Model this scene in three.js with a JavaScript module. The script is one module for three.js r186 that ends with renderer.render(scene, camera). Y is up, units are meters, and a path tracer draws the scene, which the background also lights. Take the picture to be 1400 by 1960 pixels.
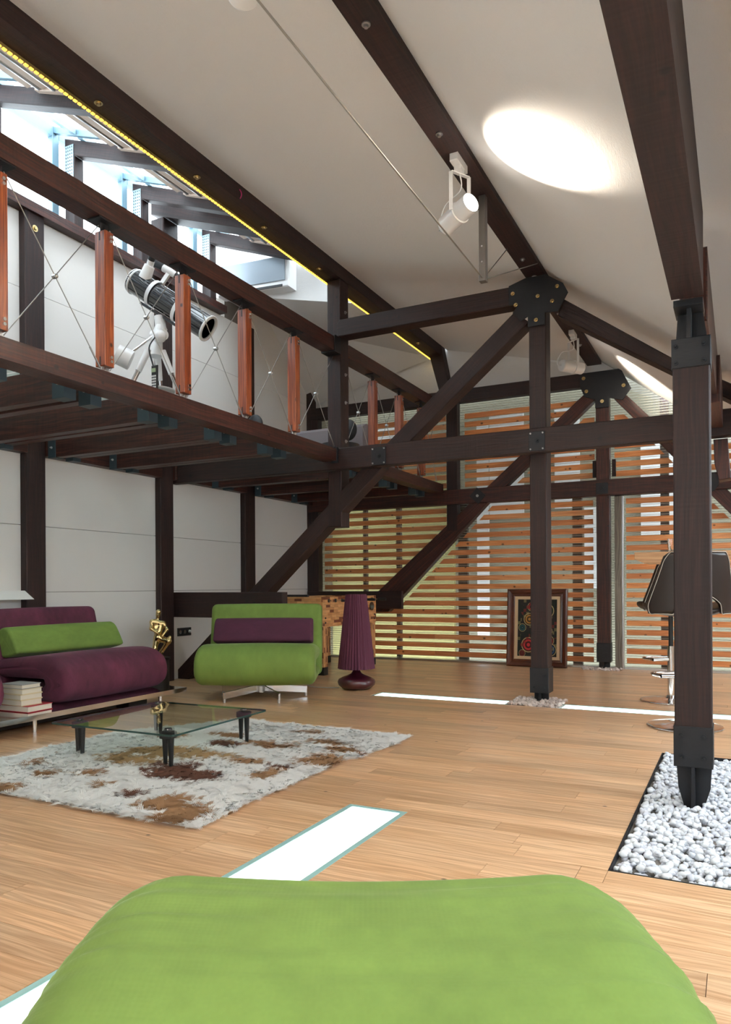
import * as THREE from 'three';
import { mergeGeometries, mergeVertices } from 'three/addons/utils/BufferGeometryUtils.js';
import { MarchingCubes } from 'three/addons/objects/MarchingCubes.js';
import { RectAreaLightUniformsLib } from 'three/addons/lights/RectAreaLightUniformsLib.js';

// ---------------------------------------------------------------- camera, sky, exposure
// x runs across the loft, y is up, d (= -z) runs along its length away from the camera.
const scene = new THREE.Scene();
const YAW = THREE.MathUtils.degToRad(26.78);
const camera = new THREE.PerspectiveCamera(2 * THREE.MathUtils.radToDeg(Math.atan(980 / 1419)), 1400 / 1960, 0.05, 200);
camera.position.set(0, 0.95, 0);
camera.rotation.order = 'YXZ';
camera.rotation.set(0, YAW, -0.0058);
camera.setViewOffset(1400, 1960, 0, -142, 1400, 1960);
scene.add(camera);
scene.background = new THREE.Color().setRGB(0.80, 0.92, 1.0);     // bright overcast sky
scene.backgroundIntensity = 5.2;
const renderer = new THREE.WebGLRenderer();
renderer.toneMapping = THREE.LinearToneMapping;
renderer.toneMappingExposure = 1.75;
renderer.shadowMap.enabled = true;
RectAreaLightUniformsLib.init();

// ---------------------------------------------------------------- helpers
let seed = 20417;
const rnd = () => { seed = (seed * 1664525 + 1013904223) >>> 0; return seed / 4294967296; };
const rr = (a, b) => a + (b - a) * rnd();
const V = (x, y, d) => new THREE.Vector3(x, y, -d);
const C = (r, g, b) => new THREE.Color().setRGB(r, g, b);

function lattice(n, s) { const a = new Float32Array(n * n); let q = s; for (let i = 0; i < n * n; i++) { q = (q * 1664525 + 1013904223) >>> 0; a[i] = q / 4294967296; } return a; }
const LAT = lattice(256, 99);
function vn(x, y, px = 256, py = 256) {        // periodic value noise
  const xi = Math.floor(x), yi = Math.floor(y), fx = x - xi, fy = y - yi, u = fx * fx * (3 - 2 * fx), v = fy * fy * (3 - 2 * fy);
  const g = (i, j) => LAT[(((j % py) + py) % py) * 256 + (((i % px) + px) % px)];
  return (g(xi, yi) * (1 - u) + g(xi + 1, yi) * u) * (1 - v) + (g(xi, yi + 1) * (1 - u) + g(xi + 1, yi + 1) * u) * v;
}
function tex(w, h, fn, color = true) {
  const a = new Uint8Array(w * h * 4);
  for (let j = 0; j < h; j++) for (let i = 0; i < w; i++) {
    const c = fn(i / w, j / h), k = (j * w + i) * 4;
    if (typeof c === 'number') a[k] = a[k + 1] = a[k + 2] = Math.max(0, Math.min(255, c * 255));
    else for (let n = 0; n < 3; n++) a[k + n] = Math.max(0, Math.min(255, c[n] * 255));
    a[k + 3] = 255;
  }
  const t = new THREE.DataTexture(a, w, h, THREE.RGBAFormat);
  t.wrapS = t.wrapT = THREE.RepeatWrapping; t.magFilter = THREE.LinearFilter; t.minFilter = THREE.LinearMipmapLinearFilter; t.generateMipmaps = true;
  if (color) t.colorSpace = THREE.SRGBColorSpace;
  t.needsUpdate = true; return t;
}
const mixc = (a, b, t) => a.map((v, i) => v + (b[i] - v) * t);
const clamp = (x, a = 0, b = 1) => Math.max(a, Math.min(b, x));

// wood: u along the grain (2 m per repeat), v across (0.5 m per repeat)
function woodGrain(u, v, across = 64) {
  const wob = vn(u * 8, v * 8, 8, 8) * 0.05;
  const a = vn(u * 8, (v + wob) * across, 8, across), b = vn(u * 24, (v + wob) * across * 3, 24, across * 3), c = vn(u * 4, v * 6, 4, 6);
  return a * 0.45 + b * 0.35 + c * 0.2;
}
function woodTex(dark, light, knots = 0, saw = 0) {
  const ks = []; for (let i = 0; i < knots; i++) ks.push([rnd(), rnd(), rr(0.5, 1.2)]);
  const f = (u, v) => {
    let t = woodGrain(u, v); t = clamp((t - 0.28) * 2.1);
    if (saw) t = clamp(t + saw * (vn(u * 200 + 3 * vn(u * 6, v * 5, 6, 5), v * 5, 200, 5) - 0.5) * (0.4 + vn(u * 5, v * 3 + 2, 5, 3)));
    let c = mixc(dark, light, t);
    for (const [x, y, r] of ks) { const du = (u - x) * 2 * 100, dv = (v - y) * 0.5 * 100, q = Math.hypot(du * 0.8, dv) / r; if (q < 1.6) c = mixc(c, dark.map((z) => z * 0.55), clamp(1.6 - q)); }
    return c;
  };
  return tex(1024, 256, f);
}
const darkWood = woodTex([0.115, 0.056, 0.050], [0.212, 0.112, 0.096], 5, 0.30);
const redWood = woodTex([0.46, 0.195, 0.095], [0.74, 0.40, 0.21], 4);
const pineTex = woodTex([0.84, 0.54, 0.335], [0.95, 0.70, 0.475], 16);
const oakTex = woodTex([0.785, 0.61, 0.445], [0.945, 0.80, 0.635], 1);
const woodBump = tex(512, 256, (u, v) => clamp(woodGrain(u, v, 64) * 0.7 + 0.3 * vn(u * 200, v * 4, 200, 4)), false);
const fineBump = tex(256, 256, (u, v) => 0.6 * vn(u * 128, v * 128, 128, 128) + 0.4 * vn(u * 32, v * 32, 32, 32), false);
const plasterBump = tex(512, 512, (u, v) => 0.5 * vn(u * 200, v * 200, 200, 200) + 0.5 * vn(u * 40, v * 40, 40, 40), false);
const suede = (base, k) => tex(256, 256, (u, v) => { const n = 0.55 * vn(u * 6, v * 6, 6, 6) + 0.3 * vn(u * 20, v * 20, 20, 20) + 0.15 * vn(u * 120, v * 120, 120, 120); return base.map((b) => clamp(b * (1 + (n - 0.5) * k))); });
const weave = tex(256, 256, (u, v) => 0.5 + 0.25 * Math.sin(u * Math.PI * 2 * 64) + 0.25 * Math.sin(v * Math.PI * 2 * 64), false);
const ribBump = tex(16, 256, (u, v) => { const q = (v * 8) % 1; return q < 0.16 ? 0 : 1 - Math.abs(q - 0.58) * 0.9; }, false);
const blockTex = tex(512, 512, (u, v) => {
  const row = Math.floor(v * 16), off = LAT[row * 7 + 3], q = (u * 5 + off * 5) % 5, k = Math.floor(q), t = LAT[row * 31 + k * 5 + 11];
  let c = mixc([0.76, 0.50, 0.29], [0.92, 0.71, 0.48], Math.pow(t, 0.8)); if (t < 0.13) c = [0.47, 0.24, 0.12];
  const g = vn(u * 10, v * 240, 10, 240); c = c.map((x) => x * (0.9 + 0.2 * g));
  if ((v * 16) % 1 < 0.05) c = c.map((x) => x * 0.8); return c;
});

const std = (o) => new THREE.MeshStandardMaterial(o), phy = (o) => new THREE.MeshPhysicalMaterial(o);
const M = {
  beam: std({ map: darkWood, roughness: 0.6, bumpMap: woodBump, bumpScale: 0.0015 }),
  red: phy({ map: redWood, roughness: 0.38, bumpMap: woodBump, bumpScale: 0.0004, clearcoat: 0.25, clearcoatRoughness: 0.3 }),
  rail: std({ map: woodTex([0.155, 0.068, 0.052], [0.335, 0.165, 0.122], 4, 0.35), roughness: 0.45, bumpMap: woodBump, bumpScale: 0.0008 }),
  slats: ['#ffffff', '#f1e4dc', '#fff2e2', '#e9d8cd'].map((c) => std({ map: pineTex, color: c, roughness: 0.6, bumpMap: woodBump, bumpScale: 0.0004 })),
  blindWood: std({ color: C(0.60, 0.47, 0.38), roughness: 0.6 }),
  oak: phy({ map: oakTex, vertexColors: true, roughness: 0.33, bumpMap: woodBump, bumpScale: 0.0003, clearcoat: 0.2, clearcoatRoughness: 0.25 }),
  white: std({ color: C(0.80, 0.785, 0.77), roughness: 0.9, bumpMap: plasterBump, bumpScale: 0.0012 }),
  panel: std({ color: C(0.78, 0.755, 0.725), roughness: 0.75 }),
  gap: std({ color: C(0.16, 0.14, 0.12), roughness: 1 }),
  steel: std({ color: C(0.035, 0.036, 0.04), roughness: 0.5, metalness: 0.7, bumpMap: fineBump, bumpScale: 0.0006 }),
  hanger: std({ color: C(0.06, 0.085, 0.10), roughness: 0.5, metalness: 0.6 }),
  brass: std({ color: C(0.62, 0.48, 0.24), roughness: 0.25, metalness: 1 }),
  statue: std({ color: C(0.74, 0.56, 0.27), roughness: 0.18, metalness: 1 }),
  chrome: std({ color: C(0.78, 0.78, 0.78), roughness: 0.1, metalness: 1 }),
  satin: std({ color: C(0.6, 0.6, 0.6), roughness: 0.28, metalness: 1 }),
  wire: std({ color: C(0.45, 0.43, 0.40), roughness: 0.35, metalness: 1 }),
  frame: std({ color: C(0.16, 0.26, 0.32), roughness: 0.45, metalness: 0.2 }),
  galv: std({ color: C(0.34, 0.42, 0.46), roughness: 0.5, metalness: 0.5 }),
  pane: phy({ color: C(1, 1, 1), transmission: 1, roughness: 0.0, thickness: 0, ior: 1.5 }),
  deck: phy({ color: C(0.60, 0.72, 0.68), transmission: 1, roughness: 0.05, thickness: 0, ior: 1.5 }),
  tint: phy({ color: C(0.80, 0.90, 0.84), transmission: 1, roughness: 0.0, thickness: 0, ior: 1.55 }),
  glassEdge: phy({ color: C(0.03, 0.09, 0.08), roughness: 0.15, transmission: 0.4, thickness: 0 }),
  poly: phy({ color: C(0.86, 0.85, 0.76), transmission: 1, roughness: 0.16, thickness: 0, ior: 1.5, bumpMap: ribBump, bumpScale: 0.008 }),
  white2: std({ color: C(0.78, 0.77, 0.76), roughness: 0.35 }),
  enamel: phy({ color: C(0.82, 0.82, 0.82), roughness: 0.3, clearcoat: 0.4 }),
  black: std({ color: C(0.012, 0.012, 0.013), roughness: 0.5 }),
  blackGloss: phy({ color: C(0.008, 0.009, 0.012), roughness: 0.18, clearcoat: 1, clearcoatRoughness: 0.05 }),
  green: phy({ map: suede([0.45, 0.55, 0.25], 0.16), roughness: 0.85, sheen: 0.8, sheenRoughness: 0.4, sheenColor: C(0.55, 0.66, 0.42), bumpMap: weave, bumpScale: 0.0002 }),
  purple: phy({ map: suede([0.355, 0.155, 0.235], 0.5), roughness: 0.85, sheen: 0.5, sheenRoughness: 0.45, sheenColor: C(0.45, 0.24, 0.34), bumpMap: fineBump, bumpScale: 0.0004 }),
  plum: phy({ map: suede([0.30, 0.125, 0.215], 0.2), roughness: 0.85, sheen: 0.4, sheenRoughness: 0.5, sheenColor: C(0.35, 0.18, 0.28) }),
  shade: phy({ color: C(0.095, 0.018, 0.042), roughness: 0.8, sheen: 0.4, sheenColor: C(0.35, 0.1, 0.18), sheenRoughness: 0.5 }),
  lampBase: phy({ color: C(0.06, 0.008, 0.018), roughness: 0.3, clearcoat: 1, clearcoatRoughness: 0.12 }),
  block: std({ map: blockTex, roughness: 0.45 }),
  leather: phy({ color: C(0.020, 0.013, 0.011), roughness: 0.38, bumpMap: fineBump, bumpScale: 0.0008 }),
  stitch: std({ color: C(0.45, 0.40, 0.34), roughness: 0.8 }),
  grey: std({ color: C(0.23, 0.20, 0.21), roughness: 0.9 }),
  paper: std({ color: C(0.76, 0.70, 0.58), roughness: 0.9, bumpMap: woodBump, bumpScale: 0.0006 }),
  redBook: std({ color: C(0.42, 0.02, 0.03), roughness: 0.5 }),
  creamBook: std({ color: C(0.70, 0.58, 0.36), roughness: 0.6 }),
  greyBook: std({ color: C(0.30, 0.29, 0.28), roughness: 0.6 }),
  frameWood: phy({ map: woodTex([0.24, 0.10, 0.055], [0.44, 0.215, 0.12], 0), roughness: 0.3, clearcoat: 0.5, clearcoatRoughness: 0.2 }),
  linen: std({ color: C(0.70, 0.50, 0.30), roughness: 0.8 }),
  apple: phy({ color: C(0.10, 0.42, 0.06), roughness: 0.25, clearcoat: 0.5 }),
  greyPost: std({ map: woodTex([0.40, 0.36, 0.32], [0.58, 0.54, 0.48], 2), roughness: 0.7 }),
  pebble: std({ color: C(0.82, 0.83, 0.85), roughness: 0.55 }),
  pinkPebble: std({ color: C(0.62, 0.52, 0.47), roughness: 0.7 }),
  stripGlow: std({ color: C(0.9, 0.95, 0.95), roughness: 0.4, emissive: C(0.86, 1.0, 1.0), emissiveIntensity: 1.25 }),
  stripEdge: phy({ color: C(0.42, 0.68, 0.64), roughness: 0.12, clearcoat: 0.6 }),
  led: std({ color: C(0.5, 0.35, 0.1), emissive: C(1.0, 0.60, 0.07), emissiveIntensity: 1.3 }),
  ledTape: std({ color: C(0.25, 0.19, 0.06), roughness: 0.6 }),
  bulb: std({ color: C(1, 1, 1), emissive: C(1, 0.97, 0.9), emissiveIntensity: 9 }),
};
const box3 = new THREE.Box3();

// planar uv by face: u follows the grain direction g
function grain(geo, g = new THREE.Vector3(1, 0, 0), lu = 2, lv = 0.5) {
  geo = geo.index ? geo.toNonIndexed() : geo;
  const p = geo.attributes.position, uv = new Float32Array(p.count * 2), a = new THREE.Vector3(), b = new THREE.Vector3(), c = new THREE.Vector3(), n = new THREE.Vector3(), w = new THREE.Vector3();
  const o1 = rnd() * 7, o2 = rnd() * 7;
  for (let i = 0; i < p.count; i += 3) {
    a.fromBufferAttribute(p, i); b.fromBufferAttribute(p, i + 1); c.fromBufferAttribute(p, i + 2);
    n.crossVectors(w.subVectors(b, a), c.clone().sub(a)).normalize();
    let gg = g.clone(); if (Math.abs(n.dot(g)) > 0.8) gg = Math.abs(g.y) < 0.7 ? new THREE.Vector3(0, 1, 0) : new THREE.Vector3(1, 0, 0);
    const side = new THREE.Vector3().crossVectors(n, gg).normalize();
    [a, b, c].forEach((q, k) => { uv[(i + k) * 2] = q.dot(gg) / lu + o1; uv[(i + k) * 2 + 1] = q.dot(side) / lv + o2; });
  }
  geo.setAttribute('uv', new THREE.BufferAttribute(uv, 2)); return geo;
}
const GX = new THREE.Vector3(1, 0, 0), GY = new THREE.Vector3(0, 1, 0), GZ = new THREE.Vector3(0, 0, 1);
// polygon in the x-y plane, extruded from depth d0 to d1
function prismD(pts, d0, d1, g = GX, bev = 0.005) {
  const s = new THREE.Shape(pts.map(([x, y]) => new THREE.Vector2(x, y)));
  const geo = new THREE.ExtrudeGeometry(s, bev > 0 ? { depth: d1 - d0 - 2 * bev, bevelEnabled: true, bevelSize: bev, bevelOffset: -bev, bevelThickness: bev, bevelSegments: 1, steps: 1 } : { depth: d1 - d0, bevelEnabled: false, steps: 1 });
  geo.translate(0, 0, -d1 + Math.max(bev, 0));
  return grain(geo, g);
}
const boxW = (x0, x1, y0, y1, d0, d1, g = GX, bev = 0.004) => prismD([[x0, y0], [x1, y0], [x1, y1], [x0, y1]], d0, d1, g, Math.min(bev, (x1 - x0) / 3, (y1 - y0) / 3, (d1 - d0) / 3));
const box = (w, h, dp, x = 0, y = 0, z = 0) => new THREE.BoxGeometry(w, h, dp).translate(x, y, z);
// bar of rectangular section between two points (three.js coordinates)
function bar(p, q, w, t, bev = 0.003) {
  const L = p.distanceTo(q), geo = grain(prismD([[-w / 2, -t / 2], [w / 2, -t / 2], [w / 2, t / 2], [-w / 2, t / 2]], -L, 0, GZ, Math.min(bev, w / 3, t / 3)), GZ);
  const dir = q.clone().sub(p).normalize(), m = new THREE.Matrix4();
  const up = Math.abs(dir.y) > 0.95 ? new THREE.Vector3(0, 0, 1) : new THREE.Vector3(0, 1, 0), xx = new THREE.Vector3().crossVectors(up, dir).normalize(), yy = new THREE.Vector3().crossVectors(dir, xx);
  m.makeBasis(xx, yy, dir).setPosition(p); return geo.applyMatrix4(m);
}
function cyl(p, q, r, r2 = r, n = 16) {
  const L = p.distanceTo(q), geo = new THREE.CylinderGeometry(r2, r, L, n).translate(0, L / 2, 0);
  geo.applyQuaternion(new THREE.Quaternion().setFromUnitVectors(new THREE.Vector3(0, 1, 0), q.clone().sub(p).normalize())); return geo.translate(p.x, p.y, p.z);
}
const tube = (pts, r, n = 24, k = 8) => new THREE.TubeGeometry(new THREE.CatmullRomCurve3(pts), n, r, k, false);
const lathe = (pts, n = 40) => new THREE.LatheGeometry(pts.map(([r, y]) => new THREE.Vector2(r, y)), n);
function flat(gs) { return gs.map((g) => { g = g.index ? g.toNonIndexed() : g; if (!g.attributes.uv) g.setAttribute('uv', new THREE.BufferAttribute(new Float32Array(g.attributes.position.count * 2), 2)); for (const k of Object.keys(g.attributes)) if (!['position', 'normal', 'uv'].includes(k)) g.deleteAttribute(k); return g; }); }
const merge = (gs) => mergeGeometries(flat(gs));

const taken = {};
function numbered(n) { const k = taken[n] = (taken[n] ?? -1) + 1; return k ? n + '_' + String(k).padStart(3, '0') : n; }
function tag(o, label, category, group) { o.userData.label = label; o.userData.category = category; if (group) o.userData.group = group; return o; }
function thing(name, label, category, [x, y, d] = [0, 0, 0], turn = 0, group) {
  const o = new THREE.Group(); o.name = numbered(name); o.position.set(x, y, -d); o.rotation.y = turn; scene.add(o); return tag(o, label, category, group);
}
// part in its parent's local coordinates
function part(parent, name, geo, mat) { const m = new THREE.Mesh(geo, mat); m.name = name; parent.add(m); return m; }
// part given in world coordinates, under an unrotated thing
function wpart(parent, name, geo, mat) {
  let o = parent; const t = new THREE.Vector3(); while (o && o !== scene) { t.add(o.position); o = o.parent; }
  const m = new THREE.Mesh(geo.translate(-t.x, -t.y, -t.z), mat); m.name = name; parent.add(m); return m;
}
function solo(name, geo, mat, label, category, [x, y, d], group) {
  const m = new THREE.Mesh(geo.translate(-x, -y, d), mat); m.name = numbered(name); m.position.set(x, y, -d); scene.add(m); return tag(m, label, category, group);
}
function struct(name, geo, mat) { const m = geo ? new THREE.Mesh(geo, mat) : new THREE.Group(); m.name = name; m.userData.kind = 'structure'; scene.add(m); return m; }
function bolt(parent, p, dir, r = 0.014, mat = M.brass) { const q = p.clone().addScaledVector(dir, 0.006), e = p.clone().addScaledVector(dir, 0.018); return wpart(parent, 'bolt', merge([cyl(p, q, r * 1.7, r * 1.7, 14), cyl(q, e, r, r * 0.85, 6)]), mat); }
const NEAR = new THREE.Vector3(0, 0, 1), DOWN = new THREE.Vector3(0, -1, 0), RIGHT = new THREE.Vector3(1, 0, 0);
const ORD = ['first', 'second', 'third', 'fourth', 'fifth', 'sixth', 'seventh', 'eighth', 'ninth', 'tenth', 'eleventh', 'twelfth', 'thirteenth', 'fourteenth'];

// soft upholstered body: a closed side profile [z, y] swept across the width with rounded, gathered ends
function sweep(profile, W, r, { n = 96, segs = 16, scale = false, puff = 0.006, pleat = 0.003, dip = 0, ripple = 0, tension = 0.5 } = {}) {
  const cv = new THREE.CatmullRomCurve3(profile.map(([z, y]) => new THREE.Vector3(z, y, 0)), true, 'catmullrom', tension);
  const P = cv.getSpacedPoints(n).slice(0, n), N = P.map((p, i) => { const a = P[(i + n - 1) % n], b = P[(i + 1) % n]; return new THREE.Vector2(b.y - a.y, a.x - b.x).normalize(); });
  let area = 0; P.forEach((p, i) => { const q = P[(i + 1) % n]; area += p.x * q.y - q.x * p.y; }); if (area < 0) N.forEach((v) => v.negate());
  const zs = P.map((p) => p.x), ys = P.map((p) => p.y), z0 = Math.min(...zs), z1 = Math.max(...zs), y0 = Math.min(...ys), y1 = Math.max(...ys), zc = (z0 + z1) / 2, yc = (y0 + y1) / 2;
  const rings = [], K = 9;
  for (let k = K; k >= 0; k--) rings.push([-(W / 2 - r) - r * Math.sin(k / K * Math.PI / 2), r * (1 - Math.cos(k / K * Math.PI / 2)), k / K]);
  for (let s = 1; s < segs; s++) rings.push([-(W / 2 - r) + (W - 2 * r) * s / segs, 0, 0]);
  for (let k = 0; k <= K; k++) rings.push([(W / 2 - r) + r * Math.sin(k / K * Math.PI / 2), r * (1 - Math.cos(k / K * Math.PI / 2)), k / K]);
  const pos = [], uv = [], idx = [];
  rings.forEach(([x, ins, e]) => {
    const q = 2 * x / W, bulge = puff * (1 - q * q);
    P.forEach((p, i) => {
      let z, y; const nn = N[i];
      const pl = pleat * e * (1 - e * 0.5) * (Math.sin(i * 1.9) + 0.6 * Math.sin(i * 3.1 + 1) + 0.5 * Math.sin(i * 0.7)) + bulge + ripple * (vn(i * 0.55, x * 3 + 10) - 0.5);
      if (scale) { z = zc + (p.x - zc) * Math.max(0.02, 1 - ins / ((z1 - z0) / 2)); y = yc + (p.y - yc) * Math.max(0.02, 1 - ins / ((y1 - y0) / 2)); } else { z = p.x - nn.x * ins; y = p.y - nn.y * ins; }
      z += nn.x * pl; y += nn.y * pl; if (dip && p.y > yc) y -= dip * Math.cos(q * Math.PI * 0.75) * (p.y - yc) / (y1 - yc);
      pos.push(x, y, z); uv.push(x / 0.5, i / n * 3);
    });
  });
  for (let a = 0; a + 1 < rings.length; a++) for (let i = 0; i < n; i++) {
    const j = (i + 1) % n, A = a * n + i, B = a * n + j, D = (a + 1) * n + i, E = (a + 1) * n + j;
    if (area < 0) idx.push(A, B, D, B, E, D); else idx.push(A, D, B, B, D, E);
  }
  let vol = 0; for (let i = 0; i < idx.length; i += 3) { const q = [0, 1, 2].map((k) => new THREE.Vector3().fromArray(pos, idx[i + k] * 3)); vol += q[0].dot(q[1].clone().cross(q[2])); }
  if (vol < 0) for (let i = 0; i < idx.length; i += 3) { const t = idx[i]; idx[i] = idx[i + 1]; idx[i + 1] = t; }
  for (const a of [0, rings.length - 1]) {
    const ring = P.map((_, i) => new THREE.Vector2(pos[(a * n + i) * 3 + 2], pos[(a * n + i) * 3 + 1]));
    for (const t of THREE.ShapeUtils.triangulateShape(ring, [])) {
      const [A, B, D] = t.map((i) => a * n + i), c = (pos[B * 3 + 1] - pos[A * 3 + 1]) * (pos[D * 3 + 2] - pos[A * 3 + 2]) - (pos[B * 3 + 2] - pos[A * 3 + 2]) * (pos[D * 3 + 1] - pos[A * 3 + 1]);
      if ((c > 0) === (a > 0)) idx.push(A, B, D); else idx.push(A, D, B);
    }
  }
  const g = new THREE.BufferGeometry(); g.setAttribute('position', new THREE.Float32BufferAttribute(pos, 3)); g.setAttribute('uv', new THREE.Float32BufferAttribute(uv, 2)); g.setIndex(idx); g.computeVertexNormals(); return g;
}

// an area light of a lamp, given in world coordinates
function area(parent, color, power, w, h, at, to) {
  const l = new THREE.RectAreaLight(color, power, w, h); l.name = 'lamp_light'; l.position.copy(at).sub(parent.position); parent.add(l); l.lookAt(to); return l;
}

// ================================================================ the room
const XL = -5.22, DB = 8.76, D0 = -2.6, XR = 2.4;
// ---- floor: oak planks laid across the loft, with the two light channels and the pebble bed left open
const floor = struct('floor', boxW(-5.6, XR + 0.2, -0.2, -0.022, D0 - 0.2, DB + 0.3, GX, 0), M.gap);
const holes = [[-1.525, -1.25, D0, 2.86], [-2.875, XR, 5.77, 6.0], [-0.395, 1.2, 2.56, 4.48], [-1.60, -1.29, 8.60, DB]];
const ROW = 0.1146, planks = [];
for (let k = -73; k < 28; k++) {
  const d0 = 5.77 + k * ROW, d1 = d0 + ROW; if (d1 < D0 || d0 > DB) continue;
  let x = XL + 0.02 - rr(0, 1.2);
  while (x < XR) {
    const L = rr(0.85, 1.75); let pieces = [[Math.max(x, XL + 0.005), Math.min(x + L, XR), d0, Math.min(d1, DB)]];
    for (const [hx0, hx1, hd0, hd1] of holes) pieces = pieces.flatMap(([a, b, c, e]) => {
      if (b <= hx0 || a >= hx1 || e <= hd0 + 1e-4 || c >= hd1 - 1e-4) return [[a, b, c, e]];
      const out = [];
      if (a < hx0) out.push([a, hx0, c, e]); if (b > hx1) out.push([hx1, b, c, e]);
      const m0 = Math.max(a, hx0), m1 = Math.min(b, hx1); if (c < hd0) out.push([m0, m1, c, hd0]); if (e > hd1) out.push([m0, m1, hd1, e]);
      return out;
    });
    const tone = Math.pow(rnd(), 0.8), hue = rnd();
    for (const p of pieces) if (p[1] - p[0] > 0.01 && p[3] - p[2] > 0.004) planks.push([...p, tone, hue]);
    x += L;
  }
}
function plankGeo([a, b, c, e, t, h]) {
  const g = grain(box(b - a - 0.0016, 0.022, e - c - 0.0014, (a + b) / 2, -0.011, -(c + e) / 2), GX), n = g.attributes.position.count, col = new Float32Array(n * 3);
  const k = 0.84 + 0.30 * t; for (let i = 0; i < n; i++) { col[i * 3] = k; col[i * 3 + 1] = k * (0.95 + 0.05 * h); col[i * 3 + 2] = k * (0.92 + 0.12 * h); }
  g.setAttribute('color', new THREE.BufferAttribute(col, 3)); return g;
}
const seen = (p) => { const x = (p[0] + p[1]) / 2, d = (p[2] + p[3]) / 2, s = Math.sin(YAW), c = Math.cos(YAW), u = d * s + x * c, w = d * c - x * s; return w > 0.9 && w < 6.2 && Math.abs(u / w) < 0.56 ? (p[1] - p[0]) / w / w : 0; };
planks.sort((a, b) => seen(b) - seen(a));
planks.slice(0, 296).forEach((p) => part(floor, 'plank', plankGeo(p), M.oak));
const rest = part(floor, 'plank', mergeGeometries(planks.slice(296).map(plankGeo)), M.oak); rest.userData.kind = 'stuff';

// ---- left wall: white boards with thin open joints between dark posts
const wallL = struct('wall_left', merge([boxW(XL - 0.25, XL - 0.032, -0.1, 4.02, D0 - 0.2, 6.86, GX, 0), boxW(XL - 0.25, XL - 0.032, -0.1, 4.45, 6.86, DB + 0.2, GX, 0)]), M.gap);
const wallPosts = [[1.04, 1.23], [2.58, 2.77], [4.12, 4.31], [5.68, 5.87], [7.10, 7.30], [8.60, 8.74]];
const cols = [[D0, 1.04], [1.23, 2.58], [2.77, 4.12], [4.31, 5.68], [5.87, 7.10], [7.30, 8.74]];
for (const [a, b] of cols) for (const [y0, y1] of [[0, 0.915], [0.918, 1.465], [1.468, 2.06], [2.06, 3.40], [3.403, a > 7 ? 4.4 : 4.02]]) part(wallL, 'wall_panel', boxW(XL - 0.03, XL, y0, y1 - 0.001, a, b, GX, 0.001), M.panel);
for (const [a, b] of wallPosts) {
  const p = part(wallL, 'wall_post', boxW(XL - 0.03, XL + 0.07, 0, 4.02, a, b, GY, 0.006), M.beam);
  if (a < 7) bolt(p, V(XL + 0.07, 3.9, (a + b) / 2), RIGHT, 0.016);
}
part(wallL, 'wall_panel', prismD([[XL, 0.86], [XL + 0.16, 0.86], [XL + 0.05, 0.93], [XL, 0.93]], 2.9, 4.12, GZ, 0.003), M.panel);
const sill = struct('trim_1', boxW(XL - 0.12, XL + 0.1, 4.02, 4.10, D0, 6.74, GZ, 0.006), M.rail);

// ---- ceilings
const ceil = struct('ceiling');
const zig = 0.12;
part(ceil, 'ceiling_slope', prismD([[-3.262, 3.905], [-1.50, 3.485], [-1.50, 3.485 + zig], [-3.262, 3.905 + zig]], D0, DB + 0.1, GZ, 0), M.white);
const slopeR = (x) => 3.50 - 0.73 * (x + 1.40);
const sky1 = [0.55, 1.55];        // the roof windows' extent in x
function slopePiece(x0, x1, d0, d1) { part(ceil, 'ceiling_slope', prismD([[x0, slopeR(x0)], [x1, slopeR(x1)], [x1, slopeR(x1) + 0.16], [x0, slopeR(x0) + 0.16]], d0, d1, GZ, 0), M.white); }
slopePiece(-1.44, sky1[0], D0, DB + 0.1); slopePiece(sky1[1], XR + 0.2, D0, DB + 0.1);
const roofWins = [[-1.7, -0.3], [0.7, 2.3], [2.9, 4.5], [5.0, 6.4], [7.0, 8.3]];
let prev = D0; for (const [a, b] of roofWins) { slopePiece(sky1[0], sky1[1], prev, a); prev = b; } slopePiece(sky1[0], sky1[1], prev, DB + 0.1);
roofWins.forEach(([a, b], i) => {
  const w = struct('window_' + (20 + i)), yy = (x, k) => slopeR(x) + k;
  for (const [x0, x1] of [[sky1[0], sky1[0] + 0.06], [sky1[1] - 0.06, sky1[1]]]) part(w, 'window_frame', prismD([[x0, yy(x0, 0.04)], [x1, yy(x1, 0.04)], [x1, yy(x1, 0.14)], [x0, yy(x0, 0.14)]], a, b, GZ, 0), M.white2);
  for (const [c, e] of [[a, a + 0.06], [b - 0.06, b]]) part(w, 'window_frame', prismD([[sky1[0], yy(sky1[0], 0.04)], [sky1[1], yy(sky1[1], 0.04)], [sky1[1], yy(sky1[1], 0.14)], [sky1[0], yy(sky1[0], 0.14)]], c, e, GZ, 0), M.white2);
  const g = new THREE.PlaneGeometry(Math.hypot(1, 0.73), b - a).rotateX(-Math.PI / 2).rotateZ(-Math.atan(0.73)).translate((sky1[0] + sky1[1]) / 2, slopeR((sky1[0] + sky1[1]) / 2) + 0.1, -(a + b) / 2);
  part(w, 'pane', g, M.pane);
});
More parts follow.
